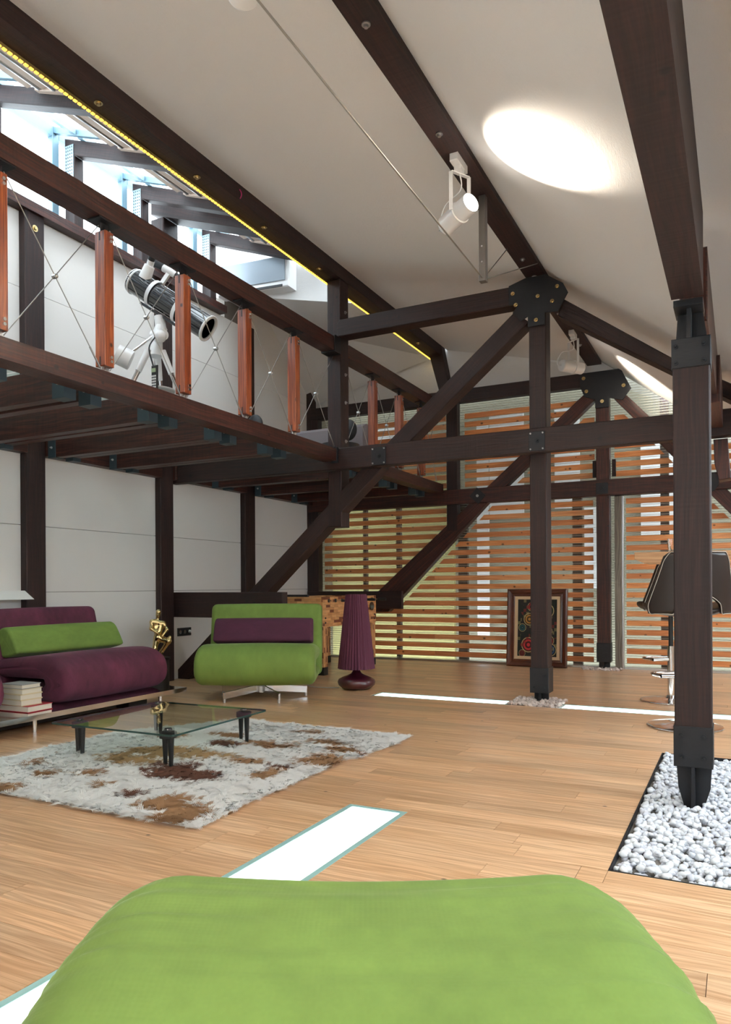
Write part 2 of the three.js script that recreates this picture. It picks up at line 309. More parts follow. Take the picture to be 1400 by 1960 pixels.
// the lower ceiling past the dormer, its hip towards the gable, and the dormer's cheek
part(ceil, 'ceiling_slope', prismD([[-5.35, 4.275], [-3.39, 3.82], [-3.39, 3.94], [-5.35, 4.40]], 6.76, DB + 0.1, GZ, 0), M.white);
{ const A = V(XL - 0.02, 4.24, 7.72), B = V(XL - 0.02, 3.42, DB), Cc = V(-3.41, 3.84, DB), T = V(XL - 0.02, 4.4, DB); const g = new THREE.BufferGeometry().setFromPoints([A, B, Cc, A, Cc, T, A, T, B, B, T, Cc]); g.computeVertexNormals(); part(ceil, 'ceiling_hip', grain(g), M.white); }
part(ceil, 'dormer_cheek', prismD([[-5.35, 4.275], [-3.41, 3.826], [-3.41, 4.22], [-5.35, 4.95]], 6.74, 6.84, GX, 0), M.white);

// ---- right knee wall, rear wall behind the camera
struct('wall_right', boxW(XR, XR + 0.2, -0.1, 0.85, D0 - 0.2, DB + 0.2, GX, 0), M.white);
const wallF = struct('wall_front'), wf = (pts) => part(wallF, 'wall_part', prismD(pts, D0 - 0.2, D0, GX, 0), M.white);
wf([[-5.4, -0.1], [-2.0, -0.1], [-2.0, 3.8], [-5.4, 5.0]]); wf([[-0.8, -0.1], [2.6, -0.1], [2.6, 0.9], [-0.8, 3.25]]); wf([[-2.0, -0.1], [-0.8, -0.1], [-0.8, 0.9], [-2.0, 0.9]]); wf([[-2.0, 2.0], [-0.8, 2.0], [-0.8, 3.25], [-1.4, 3.7], [-2.0, 3.8]]);
const rearWin = struct('window_30');
part(rearWin, 'window_frame', merge([boxW(-2.0, -1.93, 0.9, 2.0, D0 - 0.14, D0 - 0.06), boxW(-0.87, -0.8, 0.9, 2.0, D0 - 0.14, D0 - 0.06), boxW(-1.93, -0.87, 0.9, 0.97, D0 - 0.14, D0 - 0.06), boxW(-1.93, -0.87, 1.93, 2.0, D0 - 0.14, D0 - 0.06)]), M.white2);
part(rearWin, 'pane', new THREE.PlaneGeometry(1.06, 0.96).translate(-1.4, 1.45, -(D0 - 0.1)), M.pane);

// ---- far wall: ribbed translucent panels behind pine slats
const wallB = struct('wall_back');
part(wallB, 'gable_wall', prismD([[-5.4, 3.30], [-1.6, 3.30], [-1.6, 3.62], [-3.3, 4.05], [-5.4, 4.5]], DB + 0.02, DB + 0.14, GX, 0), M.white);
part(wallB, 'gable_wall', prismD([[-1.6, 3.30], [-1.15, 3.30], [-1.15, 3.45], [-1.6, 3.66]], DB + 0.02, DB + 0.14, GX, 0), M.white);
function ribbed(pts) { const s = new THREE.ShapeGeometry(new THREE.Shape(pts.map(([x, y]) => new THREE.Vector2(x, y)))); s.translate(0, 0, -(DB + 0.05)); const p = s.attributes.position, uv = s.attributes.uv; for (let i = 0; i < p.count; i++) uv.setXY(i, p.getX(i) / 0.3, p.getY(i) / 0.28); part(wallB, 'polycarbonate_panel', s, M.poly); }
for (const [a, b] of [[-5.2, -3.43], [-3.43, -1.42], [-1.42, -0.35], [-0.35, 0.75]]) for (const [y0, y1] of [[0, 2.03], [2.03, 3.30]]) { const top = (x) => Math.min(y1, slopeR(x) + 0.05); if (top(b) > y0 + 0.05) ribbed([[a, y0], [b, y0], [b, top(b)], [a, top(a)]]); }
part(wallB, 'gable_wall', prismD([[0.75, -0.1], [2.6, -0.1], [2.6, 0.7], [0.75, slopeR(0.75) + 0.1]], DB + 0.02, DB + 0.14, GX, 0), M.white);
{ const ribs = []; for (let y = 0.03; y < 3.28; y += 0.0293) { const x1 = Math.min(0.74, (3.50 - y) / 0.73 - 1.42); ribs.push(box(x1 + 5.19, 0.004, 0.006, (x1 - 5.19) / 2, y, -(DB + 0.046))); } const r = part(wallB, 'panel_ribs', merge(ribs), std({ color: C(0.66, 0.64, 0.56), roughness: 0.4 })); r.userData.kind = 'stuff'; }
const bottomRail = part(wallB, 'bottom_rail', boxW(-5.2, 0.75, 0, 0.022, DB - 0.01, DB + 0.06, GX, 0.002), M.satin);
part(wallB, 'sash_post', boxW(-1.245, -1.175, 0, 1.94, 8.66, 8.76, GY, 0.004), M.greyPost);
part(wallB, 'sash_post', boxW(-1.175, -1.155, 0, 1.94, 8.70, 8.76, GY, 0.003), M.satin);

// brace edges of the far truss: x on the line at height y
const lin = (x0, y0, x1, y1) => (y) => x0 + (y - y0) * (x1 - x0) / (y1 - y0);
const bLoUL = lin(-2.941, 1.928, -4.155, 0.888), bLoLR = lin(-2.705, 1.934, -3.98, 0.66), bUpUL = lin(-2.707, 2.125, -1.541, 3.12), bUpLR = lin(-2.459, 2.131, -1.418, 3.049);
const rUpL = lin(-1.214, 2.996, -0.45, 2.12), rUpR = lin(-1.10, 3.04, -0.27, 2.12), rLoL = lin(-0.40, 2.05, 0.75, 0.75), rLoR = lin(-0.21, 2.05, 0.95, 0.75);
const SP = 0.105, SH = 0.06, inset = 0.05;
for (let k = 0; k <= 29; k++) {
  const yc = 0.10 + k * SP, y0 = yc - SH / 2, y1 = yc + SH / 2;
  const put = (l, r) => { const a0 = l(y0), a1 = l(y1), b0 = r(y0), b1 = r(y1); if (b0 - a0 < 0.05 || b1 - a1 < 0.02) return; part(wallB, 'slat', prismD([[a0, y0], [b0, y0], [b1, y1], [a1, y1]], DB - 0.035, DB - 0.01, GX, 0), M.slats[Math.floor(rnd() * 4)]); };
  const K = (v) => () => v, off = (f, o) => (y) => f(y) + o;
  if (yc > 1.9 && yc < 2.17) continue;
  if (yc < 1.9) {
    if (yc > 0.93) put(K(-5.02), (y) => Math.min(-3.27, bLoUL(y) - inset));
    const left = yc > 0.66 ? off(bLoLR, inset) : K(-4.75);
    if (left(yc) < -3.45) { put(left, K(-3.432)); put(K(-3.428), K(-1.49)); } else put(left, K(-1.49));
    put(K(-1.13), K(-0.352)); put(K(-0.348), yc > 0.8 ? (y) => Math.min(0.72, rLoL(y) - inset) : K(0.72));
    if (yc > 1.2) put(off(rLoR, inset), K(0.72));
  } else {
    if (yc < 3.12) { put(K(-5.02), K(-3.27)); put(K(-3.02), off(bUpUL, -inset)); put(off(bUpLR, inset), K(-1.47)); put(K(-1.25), off(rUpL, -inset)); if (yc < 2.45) put(off(rUpR, inset), (y) => Math.min(0.72, (3.45 - y) / 0.73 - 1.40)); }
  }
}
part(wallB, 'slat_end_batten', boxW(-1.485, -1.445, 2.17, 2.36, 8.69, 8.73, GY, 0.002), M.beam);
part(wallB, 'slat_end_batten', boxW(-1.275, -1.235, 2.17, 2.36, 8.69, 8.73, GY, 0.002), M.beam);

// ---- outside: a pale yellow neighbouring wall with dark uprights close behind the ribbed panels
solo('neighbour_house', merge([boxW(-9, 3.5, -3.2, 4.6, 10.4, 10.9, GX, 0)]), std({ color: C(0.27, 0.25, 0.20), roughness: 0.95 }), 'dull beige house wall seen blurred through the ribbed end wall', 'building', [-3, -3.2, 10.6]);
[[-2.95, 0.5, 1.9, 3.4], [-2.1, 0.34, 2.0, 3.4], [-1.75, 0.25, 0.9, 2.0], [-3.3, 0.18, 0.2, 3.3], [-0.9, 0.5, 1.6, 2.8], [-5.1, 0.9, 2.35, 3.4]].forEach(([x, w, y0, y1], i) => solo('house_shutter', boxW(x - w / 2, x + w / 2, y0, y1, 10.31, 10.329, GX, 0), std({ color: C(0.78, 0.78, 0.84), roughness: 0.8 }), 'pale shutter outside the ribbed end wall, ' + ['wide one left of the near truss post', 'narrow one by the near truss post', 'short low one', 'tall thin one', 'one right of the far post', 'one high behind the couch'][i], 'shutter', [x, y0, 10.32], 'pale shutters of the house outside'));
solo('yellow_boarding', boxW(-5.8, -3.75, -3.2, 2.6, 10.33, 10.398, GX, 0), std({ color: C(0.40, 0.36, 0.17), roughness: 0.95 }), 'yellow boarding seen blurred through the left of the ribbed end wall', 'wall', [-4.8, -3.2, 10.36]);
solo('passage_roof', merge([boxW(-6, 2.8, 3.75, 3.9, 8.92, 10.16, GX, 0), boxW(-6, -5.8, -3.2, 4.6, 8.92, 10.4, GX, 0), boxW(2.6, 2.8, -3.2, 4.6, 8.92, 10.4, GX, 0)]), M.greyPost, 'narrow roof over the passage outside the end wall', 'roof', [-3, 3.75, 9.5]);
solo('passage_floor', boxW(-9, 3.5, -3.3, -3.2, 8.95, 10.4, GX, 0), M.greyPost, 'grey ground of the passage outside the end wall', 'ground', [-3, -3.3, 9.5]);
[[-4.55, 0.05], [-4.05, 0.06], [-3.15, 0.12], [-2.2, 0.05], [-1.72, 0.11], [-0.75, 0.09], [0.1, 0.09]].forEach(([x, w], i) => solo('scaffold_post', boxW(x - w / 2, x + w / 2, -3, i % 2 ? 3.1 : 2.0, 9.0, 9.06, GY, 0), std({ color: C(0.12, 0.10, 0.11), roughness: 0.8 }), 'dark upright outside, ' + ORD[i] + ' from the left behind the ribbed end wall', 'post', [x, -3, 9.03], 'dark uprights outside the end wall'));

// ================================================================ dormer glazing over the mezzanine
const rafB = (x) => 4.66 - 0.36 * (x + 5.02), RH = 0.135;
const bays = [-1.87, -1.06, -0.25, 0.56, 1.37, 2.18, 2.99, 3.80, 4.61, 5.42, 6.46];
bays.forEach((p, i) => {
  const r = thing('dormer_rafter', 'dark rafter and post of the glazed dormer, ' + ORD[bays.length - 1 - i] + ' from the air conditioner', 'rafter', [XL, 4.10, p], 0, 'dormer rafters over the mezzanine');
  wpart(r, 'rafter', prismD([[-5.25, rafB(-5.25)], [-3.30, rafB(-3.30)], [-3.30, rafB(-3.30) + RH], [-5.25, rafB(-5.25) + RH]], p, p + 0.10, new THREE.Vector3(0.94, -0.34, 0), 0.005), M.beam);
  wpart(r, 'post', boxW(-5.25, -5.13, 4.10, rafB(-5.13) - 0.002, p, p + 0.10, GY, 0.005), M.beam);
  const pl = wpart(r, 'nail_plate', boxW(-5.24, -5.14, 4.47, 4.80, p - 0.006, p, GX, 0.001), M.galv);
  const dots = []; for (let a = 0; a < 4; a++) for (let b = 0; b < 11; b++) dots.push(box(0.008, 0.012, 0.002, -5.225 + a * 0.023, 4.49 + b * 0.029, -(p - 0.007)));
  wpart(pl, 'nail_heads', merge(dots), M.hanger);
  wpart(r, 'trim_block', prismD([[-4.58, rafB(-4.58) + 0.085], [-3.5, rafB(-3.5) + 0.085], [-3.5, rafB(-3.5) + RH + 0.02], [-4.58, rafB(-4.58) + RH + 0.02]], p - 0.05, p - 0.002, GX, 0.003), M.blindWood);
});
{ const t = thing('dormer_main_post', 'thick dark double post carrying the dormer beside the telescope', 'post', [XL, 4.1, 5.66]);
  wpart(t, 'post', boxW(-5.24, -5.08, 4.10, rafB(-5.08) - 0.06, 5.66, 5.88, GY, 0.006), M.beam);
  wpart(t, 'rafter', prismD([[-5.24, rafB(-5.24) - 0.06], [-3.42, rafB(-3.42) - 0.03], [-3.42, rafB(-3.42) + 0.09], [-5.24, rafB(-5.24) + 0.07]], 5.66, 5.88, new THREE.Vector3(0.94, -0.34, 0), 0.006), M.beam); }
bays.forEach((p, i) => {
  const q = i + 1 < bays.length ? bays[i + 1] : 6.74, w = struct('window_' + (i + 1));
  part(w, 'window_frame', merge([boxW(-5.345, -5.285, 4.10, 4.95, p - 0.10, p - 0.03, GY, 0.003), boxW(-5.345, -5.285, 4.86, 4.95, p - 0.03, q - 0.10, GZ, 0.003), boxW(-5.345, -5.285, 4.06, 4.11, p - 0.03, q - 0.10, GZ, 0.003)]), M.frame);
  part(w, 'pane', new THREE.PlaneGeometry(q - p - 0.07, 0.76).rotateY(Math.PI / 2).translate(-5.315, 4.485, -(p + q - 0.13) / 2), M.pane);
  const n = new THREE.Vector2(0.36, 1).normalize();
  const g = new THREE.PlaneGeometry(2.0 * Math.hypot(1, 0.36), q - p).rotateX(-Math.PI / 2).rotateZ(-Math.atan(0.36)).translate(-4.32, rafB(-4.32) + RH + 0.06, -(p + q) / 2);
  part(w, 'roof_pane', g, M.pane);
  part(w, 'glazing_bar', merge([prismD([[-5.345, rafB(-5.345) + RH], [-3.3, rafB(-3.3) + RH], [-3.3, rafB(-3.3) + RH + 0.055], [-5.345, rafB(-5.345) + RH + 0.055]], p - 0.09, p - 0.05, GX, 0.002), prismD([[-5.06, rafB(-5.06) + RH], [-5.0, rafB(-5.0) + RH], [-5.0, rafB(-5.0) + RH + 0.055], [-5.06, rafB(-5.06) + RH + 0.055]], p - 0.03, q - 0.1, GZ, 0.002)]), M.frame);
  // folded sun blind lying along the beam
  const b = thing('sun_blind', 'folded wood and metal sun blind in the dormer, ' + ORD[bays.length - 1 - i] + ' from the air conditioner', 'blind', [-4.0, rafB(-4), (p + q) / 2], 0, 'folded sun blinds under the glass roof');
  for (let k = 0; k < 7; k++) { const x = -4.60 + k * 0.155; wpart(b, 'blind_slat', boxW(x - 0.045, x + 0.045, rafB(x) + RH - 0.03, rafB(x) + RH - 0.005, p + 0.11, q - 0.055, GZ, 0.002), M.blindWood); if (k < 6) wpart(b, 'tube', cyl(V(x + 0.078, rafB(x + 0.078) + RH - 0.035, p + 0.105), V(x + 0.078, rafB(x + 0.078) + RH - 0.035, q - 0.055), 0.02, 0.02, 12), M.satin); }
});
struct('wall_dormer', merge([boxW(-5.4, -3.4, 3.9, 5.1, D0 - 0.2, D0, GX, 0)]), M.white);

// ================================================================ long beams
const ledBeam = thing('eaves_beam', 'long dark purlin edged with a yellow strip of lights above the railing', 'beam', [-3.33, 3.785, 3]);
wpart(ledBeam, 'beam', boxW(-3.412, -3.262, 3.785, 4.075, D0, 8.70, GZ, 0.006), M.beam);
wpart(ledBeam, 'end_strut', prismD([[-3.412, 3.785], [-3.29, 3.34], [-3.15, 3.34], [-3.262, 3.90]], 8.56, 8.70, GY, 0.004), M.beam);
for (const d of [1.6, 3.17, 4.05, 4.86, 5.72, 6.2, 7.1, 8.0]) bolt(ledBeam, V(-3.33, 3.785, d), DOWN, 0.015);
{ const s = thing('light_strip', 'yellow glowing strip of tiny lamps along the eaves beam', 'light', [-3.425, 3.785, 3]);
  wpart(s, 'tape', boxW(-3.424, -3.406, 3.768, 3.785, D0 + 0.1, 8.62, GZ, 0.001), M.ledTape);
  const dots = []; for (let d = 0.6; d < 8.6; d += 0.033) dots.push(box(0.016, 0.010, 0.020, -3.4145, 3.7655, -d));
  const l = wpart(s, 'lamps', merge(dots), M.led); l.userData.kind = 'stuff';
  for (const d of [1.5, 3.6, 5.7, 7.8]) { area(s, C(1, 0.62, 0.12), 3.2, 2.0, 0.02, V(-3.4145, 3.757, d), V(-3.75, 3.5, d)); } }
const ridge = thing('ridge_beam', 'dark bolted ridge beam running overhead above the spotlights', 'beam', [-1.46, 3.45, 3]);
wpart(ridge, 'beam', boxW(-1.54, -1.385, 3.45, 3.64, D0, 8.72, GZ, 0.006), M.beam);
for (const d of [1.2, 2.95, 3.85, 5.62, 5.98, 6.9, 7.9]) bolt(ridge, V(-1.47, 3.45, d), DOWN, 0.012, M.satin);
const purlin = thing('side_purlin', 'heavy dark purlin overhead ending on the near steel-shod post', 'beam', [-0.19, 2.155, 1.5]);
wpart(purlin, 'beam', boxW(-0.252, -0.128, 2.155, 2.50, D0, 3.40, GZ, 0.006), M.beam);
wpart(purlin, 'beam', boxW(-0.235, -0.120, 2.12, 2.45, 3.62, 5.88, GZ, 0.006), M.rail);
wpart(purlin, 'splice_block', boxW(-0.20, -0.10, 2.07, 2.36, 5.05, 5.885, GZ, 0.004), M.rail);

// ================================================================ near post on steel shoes
{ const t = thing('support_post', 'dark timber post with steel shoe standing in the white pebbles', 'post', [-0.18, 0, 3.5]);
  wpart(t, 'post', boxW(-0.252, -0.106, 0.33, 1.90, 3.435, 3.57, GY, 0.005), M.beam);
  const cap = wpart(t, 'cap_plate', boxW(-0.256, -0.102, 1.872, 1.998, 3.428, 3.577, GX, 0.003), M.steel);
  for (const x of [-0.238, -0.128]) for (const y of [1.895, 1.965]) bolt(cap, V(x, y, 3.428), NEAR, 0.006, M.steel);
  wpart(t, 'cap_web', merge([prismD([[-0.245, 1.99], [-0.115, 1.99], [-0.135, 2.13], [-0.235, 2.13]], 3.515, 3.535, GY, 0.001), boxW(-0.196, -0.178, 1.99, 2.15, 3.44, 3.56, GY, 0.001), boxW(-0.245, -0.13, 2.125, 2.152, 3.40, 3.58, GX, 0.001)]), M.steel);
  const shoe = wpart(t, 'shoe_plate', boxW(-0.256, -0.102, 0.172, 0.345, 3.428, 3.577, GX, 0.003), M.steel);
  for (const x of [-0.225, -0.138]) for (const y of [0.215, 0.305]) bolt(shoe, V(x, y, 3.428), NEAR, 0.007, M.steel);
  wpart(t, 'shoe_web', merge([prismD([[-0.25, 0.18], [-0.108, 0.18], [-0.115, 0.07], [-0.145, -0.03], [-0.215, -0.03], [-0.243, 0.07]], 3.50, 3.52, GY, 0.001), boxW(-0.188, -0.174, -0.03, 0.18, 3.43, 3.575, GY, 0.001)]), M.steel); }

// ================================================================ near truss
const TD = 6.0, TE = 6.16;
{ const t = thing('roof_truss', 'near dark timber roof truss with bolted steel plates carrying the mezzanine', 'truss', [-1.45, 0, TD]);
  wpart(t, 'king_post', boxW(-1.523, -1.385, 0.21, 3.40, TD, TE, GY, 0.006), M.beam);
  wpart(t, 'tie_beam', boxW(-5.30, 2.0, 2.012, 2.205, 5.895, 5.995, GX, 0.006), M.beam);
  wpart(t, 'mezzanine_post', boxW(-3.412, -3.272, 1.5, 3.785, TD, TE, GY, 0.006), M.beam);
  wpart(t, 'strut', prismD([[-5.33, 0.0], [-5.08, 0.0], [-2.855, 2.012], [-2.83, 2.21], [-3.05, 2.03]], TD + 0.001, TE, new THREE.Vector3(0.75, 0.66, 0), 0.006), M.beam);
  wpart(t, 'strut', prismD([[-2.83, 2.206], [-2.60, 2.206], [-1.525, 3.10], [-1.64, 3.20]], TD, TE, new THREE.Vector3(0.75, 0.66, 0), 0.006), M.beam);
  wpart(t, 'collar', prismD([[-3.30, 3.248], [-1.60, 3.248], [-1.60, 3.402], [-3.27, 3.402], [-3.30, 3.36]], TD - 0.02, TE - 0.03, GX, 0.006), M.beam);
  wpart(t, 'rafter', prismD([[-1.29, 3.105], [-0.42, 2.53], [0.5, 1.92], [0.62, 2.0], [-0.43, 2.64], [-1.25, 3.24]], TD, TE, new THREE.Vector3(0.8, -0.58, 0), 0.006), M.beam);
  wpart(t, 'pendant', prismD([[-0.165, 2.01], [-0.07, 2.01], [-0.065, 1.92], [-0.05, 1.72], [-0.13, 1.71], [-0.16, 1.84]], TD, TE, GY, 0.004), M.rail);
  wpart(t, 'low_tie', boxW(-5.40 + 0.19, -3.86, 0.645, 0.898, 5.90, 5.995, GX, 0.006), M.beam);
  wpart(t, 'low_tie_end', boxW(-5.235, -5.205, 0.73, 0.79, 5.92, 5.97, GX, 0.004), M.steel);
  wpart(t, 'sole_beam', boxW(-5.2, -3.9, 0.0, 0.10, TE + 0.002, TE + 0.14, GX, 0.004), M.beam);
  const gp = wpart(t, 'gusset_plate', prismD([[-1.68, 3.405], [-1.545, 3.445], [-1.375, 3.445], [-1.24, 3.35], [-1.20, 3.27], [-1.28, 3.13], [-1.385, 3.14], [-1.385, 3.045], [-1.523, 3.045], [-1.523, 3.13], [-1.58, 3.10], [-1.65, 3.18], [-1.60, 3.24], [-1.68, 3.25]], TD - 0.032, TD - 0.022, GX, 0.002), M.steel);
  for (const [x, y] of [[-1.645, 3.335], [-1.62, 3.24], [-1.455, 3.09], [-1.325, 3.22], [-1.285, 3.33], [-1.44, 3.28]]) bolt(gp, V(x, y, TD - 0.032), NEAR, 0.0095);
  for (const [a, b] of [[-2.905, -2.765], [-1.50, -1.372]]) { const p = wpart(t, 'tie_plate', boxW(a, b, 2.02, 2.175, 5.883, 5.894, GX, 0.002), M.steel); bolt(p, V((a + b) / 2, 2.098, 5.883), NEAR, 0.012, M.steel); for (const x of [a + 0.015, b - 0.015]) for (const y of [2.035, 2.16]) bolt(p, V(x, y, 5.883), NEAR, 0.004, M.satin); }
  const sp = wpart(t, 'shoe_plate', boxW(-1.53, -1.378, 0.075, 0.28, TD - 0.006, TE + 0.006, GX, 0.003), M.steel); for (const x of [-1.5, -1.41]) for (const y of [0.12, 0.22]) bolt(sp, V(x, y, TD - 0.006), NEAR, 0.006, M.steel);
  wpart(t, 'shoe_web', merge([boxW(-1.512, -1.395, -0.03, 0.08, 6.07, 6.09, GX, 0.001), boxW(-1.462, -1.446, -0.03, 0.08, 6.01, 6.15, GX, 0.001)]), M.steel); 
  for (const y of [2.3, 2.66, 2.92, 3.5]) bolt(t, V(-3.272, y, TD + 0.09), RIGHT, 0.009, M.satin); }

// ================================================================ far truss in the end wall
{ const a = 8.60, b = 8.715, t = thing('roof_truss', 'far reddish truss framing the slatted end wall', 'truss', [-1.36, 0, a]);
  wpart(t, 'king_post', boxW(-1.432, -1.288, 0.13, 3.20, a, b, GY, 0.005), M.rail);
  wpart(t, 'tie_beam', boxW(-5.19, 1.2, 1.945, 2.125, a - 0.02, b, GX, 0.005), M.rail);
  wpart(t, 'top_beam', boxW(-5.19, -1.55, 3.19, 3.345, a, b, GX, 0.005), M.beam);
  wpart(t, 'corner_post', boxW(-5.15, -5.045, 0, 1.945, a, b, GY, 0.005), M.beam); wpart(t, 'corner_post', boxW(-5.15, -5.045, 2.125, 3.19, a, b, GY, 0.005), M.beam);
  wpart(t, 'queen_post', boxW(-3.215, -3.075, 1.62, 1.945, a, b, GY, 0.005), M.beam); wpart(t, 'queen_post', boxW(-3.215, -3.075, 2.125, 3.19, a, b, GY, 0.005), M.beam);
  const dg = new THREE.Vector3(0.76, 0.65, 0), dr = new THREE.Vector3(0.67, -0.74, 0);
  wpart(t, 'brace', prismD([[bLoUL(1.945), 1.945], [bLoUL(0.62), 0.62], [bLoLR(0.62), 0.62], [bLoLR(1.945), 1.945]].reverse(), a + 0.001, b, dg, 0.005), M.rail);
  wpart(t, 'brace', prismD([[bUpUL(2.125), 2.125], [bUpLR(2.125), 2.125], [bUpLR(3.05), 3.05], [bUpUL(3.12), 3.12]], a + 0.001, b, dg, 0.005), M.rail);
  wpart(t, 'brace', prismD([[rUpL(3.02), 3.02], [rUpL(2.125), 2.125], [rUpR(2.125), 2.125], [rUpR(3.04), 3.04]], a + 0.001, b, dr, 0.005), M.rail);
  wpart(t, 'brace', prismD([[rLoL(1.945), 1.945], [rLoL(0.5), 0.5], [rLoR(0.5), 0.5], [rLoR(1.945), 1.945]], a + 0.001, b, dr, 0.005), M.rail);
  wpart(t, 'low_tie', boxW(-5.19, -3.80, 0.66, 0.885, a - 0.06, a - 0.001, GX, 0.005), M.beam);
  const gp = wpart(t, 'gusset_plate', prismD([[-1.60, 3.34], [-1.16, 3.34], [-1.05, 3.11], [-1.14, 2.99], [-1.285, 3.03], [-1.285, 2.93], [-1.435, 2.93], [-1.435, 3.03], [-1.55, 3.07], [-1.60, 3.19]], a - 0.012, a - 0.001, GX, 0.002), M.steel);
  for (const [x, y] of [[-1.56, 3.28], [-1.53, 3.13], [-1.36, 3.0], [-1.13, 3.15]]) bolt(gp, V(x, y, a - 0.012), NEAR, 0.012);
  const p1 = wpart(t, 'tie_plate', prismD([[-2.815, 2.13], [-2.71, 2.03], [-2.80, 1.93], [-2.91, 2.03]], a - 0.032, a - 0.021, GX, 0.002), M.steel); bolt(p1, V(-2.81, 2.03, a - 0.032), NEAR, 0.01, M.satin);
  const p2 = wpart(t, 'tie_plate', boxW(-1.43, -1.30, 1.965, 2.09, a - 0.032, a - 0.021, GX, 0.002), M.steel); bolt(p2, V(-1.365, 2.03, a - 0.032), NEAR, 0.01, M.steel);
  const p3 = wpart(t, 'tie_plate', prismD([[-0.30, 2.12], [-0.22, 2.12], [-0.19, 2.06], [-0.19, 1.98], [-0.24, 1.92], [-0.32, 1.95], [-0.36, 2.03]], a - 0.032, a - 0.021, GX, 0.002), M.steel); bolt(p3, V(-0.27, 2.03, a - 0.032), NEAR, 0.01, M.steel);
  wpart(t, 'shoe_plate', boxW(-1.437, -1.283, 0.085, 0.30, a - 0.005, b + 0.004, GX, 0.003), M.steel);
  wpart(t, 'shoe_web', merge([boxW(-1.42, -1.30, -0.03, 0.09, 8.65, 8.67, GX, 0.001), boxW(-1.368, -1.352, -0.03, 0.09, 8.605, 8.71, GX, 0.001)]), M.steel); }

// ================================================================ mezzanine
const edge = thing('mezzanine_edge_beam', 'dark edge beam under the railing from the left to the near truss', 'beam', [-3.32, 2.09, 3]);
wpart(edge, 'beam', boxW(-3.39, -3.245, 2.085, 2.195, D0, 5.885, GZ, 0.005), M.rail);
wpart(edge, 'angle_bracket', boxW(-3.30, -3.24, 2.07, 2.21, 5.86, 5.894, GX, 0.002), M.steel);
const edge2 = thing('mezzanine_edge_beam', 'dark edge beam under the railing between the two trusses', 'beam', [-3.32, 2.09, 7]);
wpart(edge2, 'beam', boxW(-3.39, -3.245, 2.085, 2.195, TE + 0.002, 8.575, GZ, 0.005), M.rail);
[[D0, 1.04], [1.23, 2.58], [2.77, 4.12], [4.31, 5.68], [5.87, 7.10], [7.30, 8.60]].forEach(([a, b], i) => solo('mezzanine_ledger', boxW(XL + 0.002, XL + 0.10, 2.045, 2.215, a + 0.002, b - 0.002, GZ, 0.005), M.rail, 'dark ledger under the mezzanine on the white wall, ' + ORD[5 - i] + ' from the slatted end wall', 'beam', [XL + 0.05, 2.045, (a + b) / 2], 'ledgers along the white wall'));
const joists = [0.40, 0.59, 1.06, 1.25, 1.69, 1.88, 2.33, 2.52, 2.97, 3.16, 3.64, 3.83, 4.31, 4.49, 4.98, 5.18, 6.45, 6.64, 7.25, 7.44, 8.05, 8.24];
joists.forEach((d, i) => {
  const near = d < 6, k = near ? 15 - i : i - 16;
  const j = thing('floor_joist', near ? 'dark floor joist under the mezzanine, ' + (k > 13 ? 'last' : ORD[k]) + ' in front of the near truss' + (k === 15 ? ' but one' : '') : 'dark floor joist under the mezzanine, ' + ORD[k] + ' beyond the near truss', 'joist', [-4.25, 2.05, d], 0, 'joists under the mezzanine');
  wpart(j, 'joist', boxW(XL + 0.105, -3.395, i % 2 ? 2.055 : 2.03, 2.205, d, d + 0.075, GX, 0.003), M.rail);
  for (const [x0, x1] of [[XL + 0.103, XL + 0.19], [-3.49, -3.392]]) { const h = wpart(j, 'joist_hanger', boxW(x0, x1, 2.025, 2.17, d - 0.005, d + 0.08, GX, 0.001), M.hanger); bolt(h, V((x0 + x1) / 2, 2.11, d - 0.005), NEAR, 0.006, M.satin); }
});
const deck = thing('mezzanine_floor', 'pale green glass floor of the mezzanine on its joists', 'floor', [-4.3, 2.21, 3]);
{ const ds = [D0, 0.4, 1.7, 2.97, 4.31, 5.88, 7.25, 8.58]; for (let i = 0; i + 1 < ds.length; i++) wpart(deck, 'glass_panel', new THREE.PlaneGeometry(1.82, ds[i + 1] - ds[i] - 0.01).rotateX(-Math.PI / 2).translate(-4.30, 2.222, -(ds[i] + ds[i + 1]) / 2), M.deck); }

